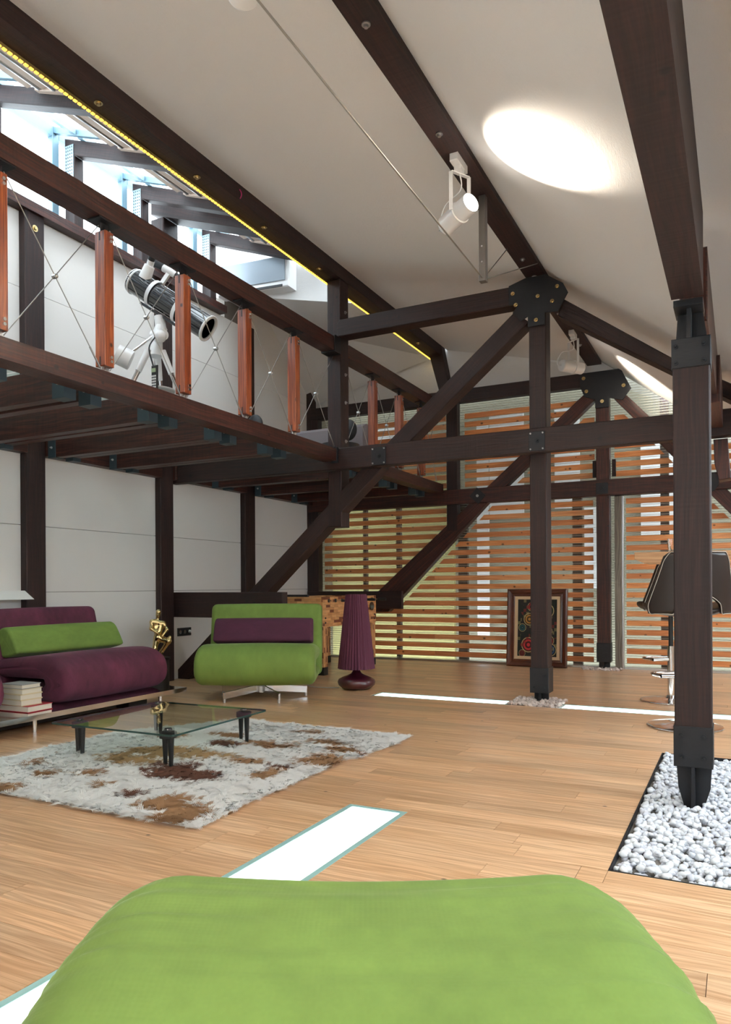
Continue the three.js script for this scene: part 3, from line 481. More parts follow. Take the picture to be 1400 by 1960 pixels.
function railing(name, label, d0, d1, posts) {
  const t = thing(name, label, 'railing', [-3.33, 2.2, (d0 + d1) / 2]);
  wpart(t, 'handrail', boxW(-3.405, -3.275, 3.098, 3.222, d0, d1, GZ, 0.012), M.rail);
  const joints = [...posts];
  for (const p of posts) {
    const b = wpart(t, 'baluster', boxW(-3.368, -3.288, 2.245, 3.035, p, p + 0.072, GY, 0.004), M.red);
    wpart(b, 'top_plate', merge([boxW(-3.375, -3.28, 3.088, 3.097, p - 0.045, p + 0.115, GX, 0.001), boxW(-3.332, -3.324, 3.03, 3.09, p + 0.005, p + 0.067, GX, 0.001)]), M.steel);
    wpart(b, 'foot_fork', merge([boxW(-3.332, -3.324, 2.197, 2.26, p + 0.008, p + 0.03, GX, 0.001), boxW(-3.332, -3.324, 2.197, 2.26, p + 0.042, p + 0.064, GX, 0.001)]), M.satin);
    for (const y of [2.275, 2.30, 2.98, 3.005]) wpart(b, 'bolt', cyl(V(-3.288, y, p + 0.045), V(-3.279, y, p + 0.045), 0.011, 0.009, 12), M.chrome);
    wpart(b, 'slot', boxW(-3.332, -3.324, 2.98, 3.03, p - 0.0015, p + 0.001, GX, 0), M.black); wpart(b, 'slot', boxW(-3.332, -3.324, 2.25, 2.30, p - 0.0015, p + 0.001, GX, 0), M.black);
  }
  const ends = [d0 < 0 ? null : d0 - 0.03, ...posts.map((p) => p + 0.036), d1 + 0.01].filter((v) => v !== null);
  for (let i = 0; i + 1 < ends.length; i++) {
    const a = ends[i] + 0.04, b = ends[i + 1] - 0.04, lo = 2.235, hi = 3.065, x = -3.328;
    wpart(t, 'bracing_cable', merge([cyl(V(x - 0.003, lo, a), V(x - 0.003, hi, b), 0.003, 0.003, 6), cyl(V(x + 0.003, hi, a), V(x + 0.003, lo, b), 0.003, 0.003, 6), cyl(V(x + 0.003, lo, b), V(x + 0.003, lo + (hi - lo) * 0.12, b - (b - a) * 0.12), 0.0055, 0.0055, 8)]), M.wire);
    const m = V(x, (lo + hi) / 2, (a + b) / 2); wpart(t, 'cable_clamp', merge([cyl(m.clone().add(new THREE.Vector3(-0.012, 0, 0)), m.clone().add(new THREE.Vector3(0.014, 0, 0)), 0.013, 0.013, 12), new THREE.SphereGeometry(0.009, 10, 8).translate(m.x + 0.014, m.y, m.z)]), M.satin);
  }
  return t;
}
const r1 = railing('mezzanine_railing', 'railing with orange balusters and crossed cables left of the near truss', D0, 5.99, [-1.8, -1.1, -0.4, 0.3, 1.05, 1.76, 2.46, 3.17, 3.86, 4.555, 5.245]);
wpart(r1, 'end_shoe', boxW(-3.41, -3.265, 3.085, 3.235, 5.88, 5.998, GX, 0.002), M.steel);
railing('mezzanine_railing', 'railing with orange balusters and crossed cables between the two trusses', TE + 0.002, 8.58, [6.745, 7.40, 8.03]);

// ================================================================ sofas and armchairs
const seatProfile = [[-0.40, 0.150], [-0.1, 0.143], [0.2, 0.14], [0.33, 0.155], [0.41, 0.215], [0.43, 0.30], [0.395, 0.395], [0.30, 0.452], [0.18, 0.468], [0.0, 0.458], [-0.25, 0.43], [-0.42, 0.405], [-0.435, 0.345], [-0.40, 0.302], [-0.15, 0.302], [0.13, 0.302], [0.175, 0.275], [0.13, 0.25], [-0.15, 0.25], [-0.40, 0.25], [-0.435, 0.20]];
const backProfile = [[-0.42, 0.16], [-0.30, 0.16], [-0.275, 0.22], [-0.31, 0.42], [-0.375, 0.70], [-0.405, 0.775], [-0.46, 0.79], [-0.515, 0.765], [-0.525, 0.70], [-0.49, 0.45], [-0.45, 0.22]];
const bolsterProfile = [[0.085, -0.10], [0.10, -0.07], [0.05, 0.07], [0.0, 0.115], [-0.06, 0.115], [-0.085, 0.08], [-0.085, -0.07], [-0.06, -0.105]];
const seatG = sweep(seatProfile, 0.98, 0.055, { n: 150, puff: 0.008, pleat: 0.004, tension: 0.45 });
const backG = sweep(backProfile, 0.98, 0.045, { n: 96, puff: 0.005, pleat: 0.0015 });
const bolsterG = (W) => sweep(bolsterProfile, W, 0.02, { n: 64, puff: 0.004, pleat: 0.0005, tension: 0.35 });

{ const t = thing('armchair', 'green velvet swivel armchair on a steel star base beside the floor lamp', 'armchair', [-3.683, 0, 5.288], YAW);
  part(t, 'seat', seatG, M.green); part(t, 'backrest', backG.clone().scale(1.03, 1, 1), M.green);
  const hub = part(t, 'hub', merge([cyl(new THREE.Vector3(0, 0.045, 0), new THREE.Vector3(0, 0.15, 0), 0.035, 0.035, 20), cyl(new THREE.Vector3(0, 0.055, 0), new THREE.Vector3(0, 0.10, 0), 0.05, 0.05, 20)]), M.satin);
  for (let k = 0; k < 5; k++) {
    const a = THREE.MathUtils.degToRad(132 + 72 * k), e = new THREE.Vector3(Math.cos(a) * 0.4, 0.055, Math.sin(a) * 0.4), i = new THREE.Vector3(Math.cos(a) * 0.03, 0.085, Math.sin(a) * 0.03);
    const leg = part(t, 'star_leg', bar(i, e, 0.016, 0.055, 0.002), M.chrome); part(leg, 'glide', cyl(new THREE.Vector3(e.x * 0.97, 0, e.z * 0.97), new THREE.Vector3(e.x * 0.97, 0.03, e.z * 0.97), 0.012, 0.012, 12), M.satin);
  } }
{ const b = thing('bolster_cushion', 'dark purple bolster leaning on the green armchair back', 'cushion', [-3.683 - 0.215 * Math.sin(YAW), 0.555, 5.288 + 0.215 * Math.cos(YAW)], YAW); part(b, 'cover', bolsterG(0.87).rotateX(-0.16), M.plum); }

const SX = -4.60;
const sofa = thing('modular_sofa', 'purple velvet sofa of two seats on a long low platform', 'sofa', [SX, 0, 3.42], Math.PI / 2);
for (const d of [4.18, 2.67]) {
  const g = seatG.clone().scale(1.06, 1, 1), h = backG.clone().scale(1.06, 1, 1);
  part(sofa, 'seat', g.translate(d - 3.42, -0.006, 0), M.purple); part(sofa, 'backrest', h.translate(d - 3.42, 0, 0), M.purple);
}
part(sofa, 'platform', grain(box(2.72, 0.035, 0.86, -0.02, 0.115, 0.12)), M.chrome);
for (const [x, z] of [[-0.04, 0.44], [1.15, 0.44], [-1.2, 0.44], [-0.04, -0.25], [1.15, -0.25], [-1.2, -0.25]]) part(sofa, 'foot', cyl(new THREE.Vector3(x, 0, z), new THREE.Vector3(x, 0.1, z), 0.016, 0.016, 14), M.chrome);
part(sofa, 'support', bar(new THREE.Vector3(1.0, 0.05, -0.2), new THREE.Vector3(1.0, 0.05, 0.35), 0.2, 0.09), M.black); part(sofa, 'support', bar(new THREE.Vector3(0.02, 0.05, -0.25), new THREE.Vector3(0.02, 0.05, 0.3), 1.6, 0.06), M.black);
{ const b = thing('bolster_cushion', 'bright green bolster on the purple sofa seat', 'cushion', [-4.84, 0.545, 4.22], Math.PI / 2 - 0.03); part(b, 'cover', bolsterG(1.03).rotateX(-0.2), M.green); }
// books on the platform between the seats
let by = 0.134; [['red_book', M.redBook, 0.20, 0.29, 0.042, 'thick red book at the bottom of the stack by the sofa'], ['cream_book', M.creamBook, 0.16, 0.22, 0.038, 'cream book lying on the red one by the sofa'], ['cream_book', M.creamBook, 0.165, 0.22, 0.036, 'middle cream book of the stack by the sofa'], ['cream_book', M.creamBook, 0.16, 0.215, 0.034, 'upper cream book of the stack by the sofa'], ['grey_book', M.greyBook, 0.15, 0.2, 0.03, 'thin grey book on top of the stack by the sofa']].forEach(([n, m, w, l, h, lab], i) => {
  const b = thing('book', lab, 'book', [-4.30, by, 3.42 + (i ? -0.03 : 0)], rr(-0.06, 0.06), 'books stacked by the sofa');
  part(b, 'cover', merge([box(l, 0.004, w, 0, 0.002, 0), box(l, 0.004, w, 0, h - 0.002, 0), box(0.004, h, w, -l / 2 + 0.002, h / 2, 0)]), m); part(b, 'pages', box(l - 0.01, h - 0.008, w - 0.008, 0.0, h / 2, 0), M.paper);
  by += h + 0.0005;
});
// the green seat in the foreground
{ const t = thing('ottoman', 'large green velvet seat roll filling the foreground', 'ottoman', [-1.06 * Math.sin(YAW), 0, 1.06 * Math.cos(YAW)], YAW);
  const prof = [[-0.27, 0.17], [-0.08, 0.15], [0.12, 0.15], [0.26, 0.19], [0.315, 0.30], [0.27, 0.41], [0.14, 0.462], [-0.02, 0.472], [-0.16, 0.462], [-0.27, 0.42], [-0.325, 0.31]];
  part(t, 'seat', sweep(prof, 0.915, 0.145, { n: 120, segs: 40, scale: true, puff: 0.0, pleat: 0.004, dip: 0.012, ripple: 0.010 }), M.green);
  part(t, 'base', cyl(new THREE.Vector3(0, 0, 0), new THREE.Vector3(0, 0.155, 0), 0.2, 0.18, 32), M.chrome); }

// ================================================================ rug
{ const R = thing('cowhide_rug', 'shaggy white hide rug with brown patches under the glass table', 'rug', [-2.75, 0, 3.25]);
  const out = (d) => { const n = (q) => (vn(d * 3 + q, q * 7.3) - 0.5) * 0.05; return [-3.58 + n(1) + Math.max(0, d - 3.5) * 0.6, -1.93 + n(5) + (d > 3.6 ? 0.06 : 0)]; };
  const L = [], Rr = []; for (let d = 2.30; d <= 4.241; d += 0.06) { const [a, b] = out(d); L.push([a, d]); Rr.push([b, d]); }
  const poly = [...L, ...Rr.reverse()], sh = new THREE.Shape(poly.map(([x, d]) => new THREE.Vector2(x, d)));
  const base = new THREE.ExtrudeGeometry(sh, { depth: 0.012, bevelEnabled: false }); base.rotateX(-Math.PI / 2);
  wpart(R, 'hide', base, std({ color: C(0.84, 0.81, 0.76), roughness: 0.95 }));
  const pts = new THREE.CatmullRomCurve3([new THREE.Vector3(0, 0, 0), new THREE.Vector3(0.012, 0.010, 0), new THREE.Vector3(0.036, 0.009, 0.002)]).getPoints(3), pos = [], ix = [];
  for (let s = 0; s < 3; s++) { const o = pos.length / 3, oz = (s - 1) * 0.006; pts.forEach((p, i) => { const w = 0.0035 * (1 - i / 3.4); pos.push(p.x + s * 0.003, p.y, p.z - w + oz, p.x + s * 0.003, p.y, p.z + w + oz); }); for (let i = 0; i < 3; i++) ix.push(o + i * 2, o + i * 2 + 1, o + i * 2 + 2, o + i * 2 + 1, o + i * 2 + 3, o + i * 2 + 2); }
  const tg = new THREE.BufferGeometry(); tg.setAttribute('position', new THREE.Float32BufferAttribute(pos, 3)); tg.setIndex(ix); tg.setAttribute('normal', new THREE.Float32BufferAttribute(pos.map((_, i) => [0.12, 0.99, 0][i % 3]), 3));
  const N = 62000, fur = new THREE.InstancedMesh(tg, std({ color: C(1, 1, 1), roughness: 1, side: THREE.DoubleSide }), N), m = new THREE.Matrix4(), q = new THREE.Quaternion(), e = new THREE.Euler();
  const spots = [[-2.52, 2.86, 0.30, 0.17, 1], [-2.62, 2.98, 0.2, 0.08, 1], [-2.0, 3.42, 0.17, 0.15, 0], [-2.12, 3.02, 0.14, 0.12, 0], [-2.05, 2.38, 0.16, 0.13, 0], [-2.22, 2.48, 0.10, 0.14, 0], [-2.98, 2.98, 0.26, 0.14, 2], [-2.95, 3.2, 0.3, 0.12, 2], [-2.65, 3.28, 0.25, 0.12, 2], [-3.35, 2.75, 0.09, 0.1, 0], [-3.1, 2.62, 0.09, 0.09, 0], [-2.92, 2.72, 0.13, 0.07, 0], [-2.75, 3.55, 0.16, 0.1, 1], [-2.5, 3.62, 0.25, 0.1, 0], [-2.9, 3.75, 0.2, 0.08, 0], [-2.2, 3.83, 0.2, 0.09, 0], [-2.0, 3.7, 0.15, 0.06, 0], [-2.45, 4.05, 0.15, 0.06, 0], [-3.2, 3.6, 0.16, 0.08, 0], [-3.05, 2.33, 0.14, 0.05, 0], [-2.45, 2.5, 0.06, 0.05, 1], [-2.7, 2.55, 0.05, 0.04, 0], [-2.38, 3.25, 0.12, 0.06, 0], [-2.1, 3.2, 0.08, 0.04, 1], [-3.45, 2.95, 0.08, 0.05, 0]];
  const tones = [[0.38, 0.21, 0.10], [0.13, 0.05, 0.028], [0.44, 0.28, 0.13]];
  let k = 0; while (k < N) {
    const d = rr(2.285, 4.255), [a, b] = out(d), x = rr(a - 0.015, b + 0.015), w1 = (vn(x * 9, d * 9) - 0.5) * 0.9 + (vn(x * 30, d * 30) - 0.5) * 0.6;
    let c = [0.97, 0.955, 0.925]; for (const [sx, sd, rx, rd, t] of spots) if (Math.hypot((x - sx) / rx, (d - sd) / rd) + w1 < 0.72) c = tones[t];
    const v = rr(0.93, 1.02), flow = 6.28 * vn(x * 2.2 + 3, d * 2.2) + rr(-2.4, 2.4), tuft = 0.75 + 0.7 * vn(x * 22, d * 22);
    q.setFromEuler(e.set(rr(-0.15, 0.15), flow, rr(-0.12, 0.22))); m.compose(new THREE.Vector3(x + 2.75, 0.010, -d + 3.25), q, new THREE.Vector3(tuft, tuft * rr(0.5, 0.95), tuft));
    fur.setMatrixAt(k, m); fur.setColorAt(k, C(c[0] * v, c[1] * v, c[2] * v)); k++;
  }
  fur.name = 'fur'; fur.userData.kind = 'stuff'; R.add(fur); }

// ================================================================ glass coffee table
{ const y = 0.197, t = thing('coffee_table', 'low glass coffee table on black tapered legs standing on the rug', 'table', [-2.98, 0, 3.30]);
  const cs = [[-3.415, 2.875], [-2.545, 2.885], [-2.555, 3.735], [-3.39, 3.71]], s = new THREE.Shape();
  const R = 0.025; cs.forEach(([x, d], i) => { const p = new THREE.Vector2(x, d), a = new THREE.Vector2(...cs[(i + 3) % 4]), b = new THREE.Vector2(...cs[(i + 1) % 4]), u = a.clone().sub(p).setLength(R).add(p), w = b.clone().sub(p).setLength(R).add(p); i ? s.lineTo(u.x, u.y) : s.moveTo(u.x, u.y); s.quadraticCurveTo(p.x, p.y, w.x, w.y); });
  const top = new THREE.ShapeGeometry(s, 6).rotateX(-Math.PI / 2).translate(0, y + 0.010, 0);
  const tt = wpart(t, 'glass_top', top, M.tint);
  const rim = s.getPoints(6).map((p) => new THREE.Vector3(p.x, 0, -p.y)), v = [], ix = [], n = rim.length; rim.forEach((p) => v.push(p.x, y, p.z, p.x, y + 0.010, p.z)); for (let i = 0; i < n; i++) { const j = (i + 1) % n; ix.push(i * 2, j * 2, i * 2 + 1, j * 2, j * 2 + 1, i * 2 + 1); }
  const rg = new THREE.BufferGeometry(); rg.setAttribute('position', new THREE.Float32BufferAttribute(v, 3)); rg.setIndex(ix); rg.computeVertexNormals(); wpart(tt, 'glass_edge', rg, M.glassEdge);
  for (const [x, d] of [[-3.32, 3.0], [-2.665, 2.985], [-2.675, 3.66], [-3.35, 3.66]]) {
    const sx = 0.035, g = [-1, 1].map((k) => { const b = new THREE.CylinderGeometry(0.019, 0.010, y - 0.004, 4, 1).rotateY(Math.PI / 4 + 0.3).translate(x + k * 0.03, (y + 0.004) / 2, -d + k * 0.012); return b; });
    const leg = wpart(t, 'leg', merge([...g, cyl(V(x, y - 0.03, d), V(x, y - 0.001, d), 0.045, 0.045, 20)]), M.black);
    wpart(leg, 'cap', cyl(V(x, y + 0.011, d), V(x, y + 0.018, d), 0.022, 0.019, 20), M.blackGloss);
  } }

// ================================================================ brass statue on its plinth
solo('plinth', lathe([[0.001, 0], [0.11, 0], [0.11, 0.02], [0.09, 0.03], [0.09, 0.27], [0.10, 0.28], [0.10, 0.295], [0.001, 0.295]]).translate(-4.86, 0, -5.33), M.black, 'black round plinth under the brass statue', 'plinth', [-4.86, 0, 5.33]);
{ const S = 0.26, mc = new MarchingCubes(72, M.statue, false, false, 60000); mc.isolation = 0;
  const J = [[[-0.01, 0.395, 0], [-0.005, 0.425, 0], 0.026, 0.030], [[-0.01, 0.36, 0], [-0.012, 0.385, 0], 0.015, 0.014], [[-0.06, 0.335, 0.02], [0.045, 0.315, 0], 0.028, 0.026], [[-0.04, 0.33, 0], [-0.02, 0.24, 0.01], 0.035, 0.034], [[0.02, 0.31, 0], [0.0, 0.24, 0.01], 0.038, 0.036], [[-0.01, 0.24, 0.01], [-0.005, 0.19, 0], 0.034, 0.046],
    [[-0.02, 0.18, 0], [-0.04, 0.08, 0.015], 0.042, 0.028], [[-0.04, 0.08, 0.015], [-0.03, 0.01, 0], 0.027, 0.020], [[0.02, 0.17, 0], [0.085, 0.15, 0.03], 0.042, 0.032], [[0.085, 0.15, 0.03], [0.02, 0.05, 0.01], 0.03, 0.022], [[0.09, 0.16, 0.03], [0.1, 0.19, 0.03], 0.022, 0.018], [[0.02, 0.05, 0.01], [-0.01, 0.01, 0], 0.022, 0.022], [[-0.065, 0.33, 0.02], [-0.07, 0.27, 0.045], 0.022, 0.017], [[-0.07, 0.27, 0.045], [-0.01, 0.23, 0.06], 0.017, 0.013], [[0.045, 0.315, 0], [0.075, 0.26, 0.03], 0.02, 0.016], [[0.075, 0.26, 0.03], [0.03, 0.20, 0.05], 0.016, 0.013]].map(([a, b, r, s]) => [new THREE.Vector3(...a), new THREE.Vector3(...b), r * 0.8, s * 0.8]);
  const n = 72, p = new THREE.Vector3(), ab = new THREE.Vector3(), ap = new THREE.Vector3();
  for (let z = 0; z < n; z++) for (let y = 0; y < n; y++) for (let x = 0; x < n; x++) {
    p.set((x - n / 2) / (n / 2) * S, (y - n / 2) / (n / 2) * S + 0.225, (z - n / 2) / (n / 2) * S); let d = 1;
    for (const [a, b, r, s] of J) { ab.subVectors(b, a); ap.subVectors(p, a); const t = clamp(ap.dot(ab) / ab.lengthSq()), q = ap.addScaledVector(ab, -t).length() - (r + (s - r) * t), h = clamp(0.5 + 0.5 * (d - q) / 0.016); d = d * (1 - h) + q * h - 0.016 * h * (1 - h); }
    mc.field[x + y * n + z * n * n] = -d;
  }
  mc.update(); const g = new THREE.BufferGeometry(); g.setAttribute('position', new THREE.BufferAttribute(mc.positionArray.slice(0, mc.count * 3), 3)); g.setAttribute('normal', new THREE.BufferAttribute(mc.normalArray.slice(0, mc.count * 3), 3));
  g.scale(S, S, S).translate(0, 0.225, 0);
  const t = thing('figure_statue', 'polished brass figure sculpture with bent knee beside the purple sofa', 'statue', [-4.86, 0.2955, 5.33], YAW + 0.2); part(t, 'figure', g, M.statue); part(t, 'foot_disc', cyl(new THREE.Vector3(-0.02, 0, 0), new THREE.Vector3(-0.02, 0.012, 0), 0.07, 0.07, 28), M.statue); }

// ================================================================ floor lamp
{ const t = thing('floor_lamp', 'floor lamp with pleated plum shade and glossy round base', 'lamp', [-3.172, 0, 6.09]);
  part(t, 'base', lathe([[0.001, 0], [0.10, 0.0], [0.135, 0.012], [0.168, 0.04], [0.176, 0.068], [0.165, 0.092], [0.13, 0.112], [0.085, 0.128], [0.05, 0.145], [0.036, 0.165], [0.034, 0.175], [0.001, 0.176]], 64), M.lampBase);
  part(t, 'stem', cyl(new THREE.Vector3(0, 0.17, 0), new THREE.Vector3(0, 0.25, 0), 0.008, 0.008, 12), M.chrome); part(t, 'stem_collar', cyl(new THREE.Vector3(0, 0.174, 0), new THREE.Vector3(0, 0.186, 0), 0.022, 0.018, 20), M.chrome);
  const g = new THREE.CylinderGeometry(0.094, 0.166, 0.685, 240, 24, true), p = g.attributes.position; for (let i = 0; i < p.count; i++) { const x = p.getX(i), z = p.getZ(i), a = Math.atan2(z, x), y = p.getY(i), k = 1 + 0.035 * Math.sin(a * 34 + 0.8 * Math.sin(a * 5)) + 0.02 * Math.sin(a * 15 + y * 2); p.setXYZ(i, x * k, y, z * k); } g.computeVertexNormals(); g.translate(0, 0.19 + 0.3425, 0); part(t, 'shade', g, M.shade);
  part(t, 'shade_top', new THREE.CircleGeometry(0.09, 40).rotateX(-Math.PI / 2).translate(0, 0.874, 0), M.shade); }
solo('lamp_cord', tube([V(-3.345, 0.004, 6.07), V(-3.6, 0.004, 6.02), V(-3.9, 0.004, 6.3), V(-4.3, 0.004, 6.4), V(-5.1, 0.004, 6.1)], 0.004, 40, 6), std({ color: C(0.6, 0.6, 0.58), roughness: 0.4 }), 'thin clear cord of the floor lamp on the floor behind the green armchair', 'cord', [-3.4, 0, 6.05]);

// ================================================================ table football
{ const t = thing('football_table', 'butcher-block table football table behind the green armchair', 'game table', [-4.32, 0, 7.48]);
  const x0 = -4.68, x1 = -3.955, d0 = 6.83, d1 = 8.12, y0 = 0.515, y1 = 0.838;
  const bl = (g) => grain(g, GX, 0.45, 0.45);
  wpart(t, 'side_panel', grain(boxW(x1 - 0.03, x1, y0, y1, d0, d1, GZ, 0.004), GZ, 0.45, 0.45), M.block); wpart(t, 'side_panel', grain(boxW(x0, x0 + 0.03, y0, y1, d0, d1, GZ, 0.004), GZ, 0.45, 0.45), M.block);
  wpart(t, 'end_panel', bl(boxW(x0 + 0.031, x1 - 0.031, y0, y1, d0, d0 + 0.03)), M.block); wpart(t, 'end_panel', bl(boxW(x0 + 0.031, x1 - 0.031, y0, y1, d1 - 0.03, d1)), M.block);
  wpart(t, 'playfield', boxW(x0 + 0.031, x1 - 0.031, 0.68, 0.70, d0 + 0.031, d1 - 0.031), std({ color: C(0.05, 0.25, 0.08), roughness: 0.5 }));
  for (const x of [x0 + 0.05, x1 - 0.05]) for (const d of [d0 + 0.06, d1 - 0.06]) { const l = wpart(t, 'leg', grain(boxW(x - 0.045, x + 0.045, 0.07, y0, d - 0.045, d + 0.045, GY, 0.003), GY, 0.3, 0.3), M.block); wpart(l, 'foot', boxW(x - 0.048, x + 0.048, 0, 0.085, d - 0.048, d + 0.048, GY, 0.003), M.black); }
  for (let k = 0; k < 8; k++) { const d = d0 + 0.12 + k * 0.15, y = 0.795, out = k % 2 ? 0.16 : -0.16; const r = wpart(t, 'rod', cyl(V(x0 - 0.03 + Math.min(0, out), y, d), V(x1 + 0.03 + Math.max(0, out), y, d), 0.007, 0.007, 10), M.chrome);
    wpart(r, 'bushing', cyl(V(x1, y, d), V(x1 + 0.012, y, d), 0.02, 0.017, 14), M.black); wpart(r, 'handle', cyl(V(out > 0 ? x1 + 0.19 : x0 - 0.19, y, d), V(out > 0 ? x1 + 0.08 : x0 - 0.08, y, d), 0.016, 0.014, 12), M.black); }
  const port = wpart(t, 'ball_return', merge([cyl(V(x1, 0.71, d1 - 0.13), V(x1 + 0.012, 0.71, d1 - 0.13), 0.052, 0.05, 28)]), M.blackGloss);
  for (const d of [d0 + 0.05, d1 - 0.05]) for (const y of [0.56, 0.61]) wpart(t, 'bolt', cyl(V(x1, y, d), V(x1 + 0.006, y, d), 0.011, 0.01, 10), M.black);
  wpart(t, 'score_rail', boxW(x0 + 0.2, x1 - 0.2, 0.838, 0.862, d0 + 0.01, d0 + 0.05), M.black); }

// ================================================================ picture
{ const t = thing('framed_picture', 'framed colourful abstract painting leaning on the slatted wall', 'picture', [-2.112, 0.0, 8.60]); t.rotation.x = -0.085;
  const W = 0.70, H = 0.905, f = 0.085;
  const pr = [[0, 0], [0, 0.05], [0.015, 0.058], [0.04, 0.05], [0.055, 0.03], [0.075, 0.032], [0.085, 0.022], [0.085, 0]];
  const side = (L, horizontal) => { const s = new THREE.Shape(pr.map(([a, b]) => new THREE.Vector2(a, b))), g = new THREE.ExtrudeGeometry(s, { depth: L, bevelEnabled: false }), p = g.attributes.position; for (let i = 0; i < p.count; i++) { const a = p.getX(i), b = p.getY(i), z = p.getZ(i), e = z < L / 2 ? a : L - a; p.setXYZ(i, e - L / 2, a, b); } g.computeVertexNormals(); return grain(g, GX, 1, 0.25); };
  part(t, 'frame_rail', side(W).translate(0, 0, 0), M.frameWood); part(t, 'frame_rail', side(W).rotateZ(Math.PI).translate(0, H, 0), M.frameWood);
  part(t, 'frame_rail', side(H).rotateZ(-Math.PI / 2).translate(-W / 2, H / 2, 0), M.frameWood); part(t, 'frame_rail', side(H).rotateZ(Math.PI / 2).translate(W / 2, H / 2, 0), M.frameWood);
  const w = W - 2 * f, h = H - 2 * f;
  part(t, 'liner', merge([box(w, 0.035, 0.02, 0, f + 0.0175, 0.012), box(w, 0.035, 0.02, 0, H - f - 0.0175, 0.012), box(0.035, h - 0.07, 0.02, -w / 2 + 0.0175, H / 2, 0.012), box(0.035, h - 0.07, 0.02, w / 2 - 0.0175, H / 2, 0.012)]), M.linen);
  const art = tex(512, 700, (u, v) => {
    let c = mixc([0.05, 0.12, 0.08], [0.14, 0.10, 0.10], vn(u * 9, v * 12)); v = 1 - v;
    const cs = [[0.35, 0.13, 0.10, [0.72, 0.13, 0.16]], [0.30, 0.35, 0.14, [0.72, 0.50, 0.22]], [0.28, 0.80, 0.17, [0.80, 0.20, 0.22]], [0.80, 0.72, 0.12, [0.68, 0.14, 0.20]], [0.84, 0.88, 0.14, [0.14, 0.30, 0.45]], [0.78, 0.55, 0.10, [0.55, 0.25, 0.18]], [0.75, 0.20, 0.16, [0.10, 0.30, 0.20]], [0.12, 0.50, 0.09, [0.12, 0.35, 0.38]], [0.55, 0.62, 0.12, [0.62, 0.58, 0.36]], [0.55, 0.30, 0.1, [0.3, 0.42, 0.24]], [0.12, 0.95, 0.08, [0.5, 0.14, 0.12]], [0.5, 0.95, 0.07, [0.16, 0.36, 0.42]]];
    for (const [x, y, r, k] of cs) { const q = Math.hypot(u - x, (v - y) * 1.35) / r, ring = Math.floor(q * 4); if (q < 1) c = ring % 2 ? k.map((z) => z * 0.35) : k; if (Math.abs(q - 1) < 0.06) c = [0.74, 0.66, 0.46]; }
    const sq = (Math.floor(u * 14) + Math.floor(v * 18)) % 5; if (sq === 0 && vn(u * 4 + 9, v * 5) > 0.55) c = mixc(c, [0.55, 0.16, 0.14], 0.7); if (sq === 2 && vn(u * 5, v * 4 + 7) > 0.62) c = mixc(c, [0.66, 0.60, 0.40], 0.6);
    return c; });
  part(t, 'canvas', new THREE.PlaneGeometry(w - 0.07, h - 0.07).translate(0, H / 2, 0.010), std({ map: art, roughness: 0.7 }));
  part(t, 'back_board', box(W - 0.02, H - 0.02, 0.006, 0, H / 2, -0.004), M.linen); }

// ================================================================ light channels in the floor
function channel(label, x0, x1, d0, d1, alongX) {
  const t = thing('floor_light', label, 'floor light', [(x0 + x1) / 2, 0, (d0 + d1) / 2]), e = 0.024;
  wpart(t, 'trough', boxW(x0, x1, -0.06, -0.05, d0, d1, GX, 0), M.white2);
  wpart(t, 'diffuser', boxW(x0 + e, x1 - e, -0.012, -0.004, d0 + e, d1 - e, GX, 0), M.stripGlow);
  wpart(t, 'glass_border', merge([boxW(x0 + 0.001, x0 + e, -0.012, -0.001, d0, d1, GX, 0), boxW(x1 - e, x1 - 0.001, -0.012, -0.001, d0, d1, GX, 0), boxW(x0 + e, x1 - e, -0.012, -0.001, d0, d0 + e, GX, 0), boxW(x0 + e, x1 - e, -0.012, -0.001, d1 - e, d1, GX, 0)]), M.stripEdge);
  area(t, C(0.86, 1, 1), 1.6, x1 - x0 - 2 * e, d1 - d0 - 2 * e, V((x0 + x1) / 2, 0.002, (d0 + d1) / 2), V((x0 + x1) / 2, 3, (d0 + d1) / 2 + 0.0001));
}
channel('white light channel in the floor running under the green seat roll', -1.525, -1.25, D0 + 0.2, 2.86);
channel('white light channel in the floor left of the near truss post', -2.875, -1.66, 5.77, 6.0);
channel('white light channel in the floor right of the near truss post under the bar', -1.26, 1.9, 5.77, 6.0);

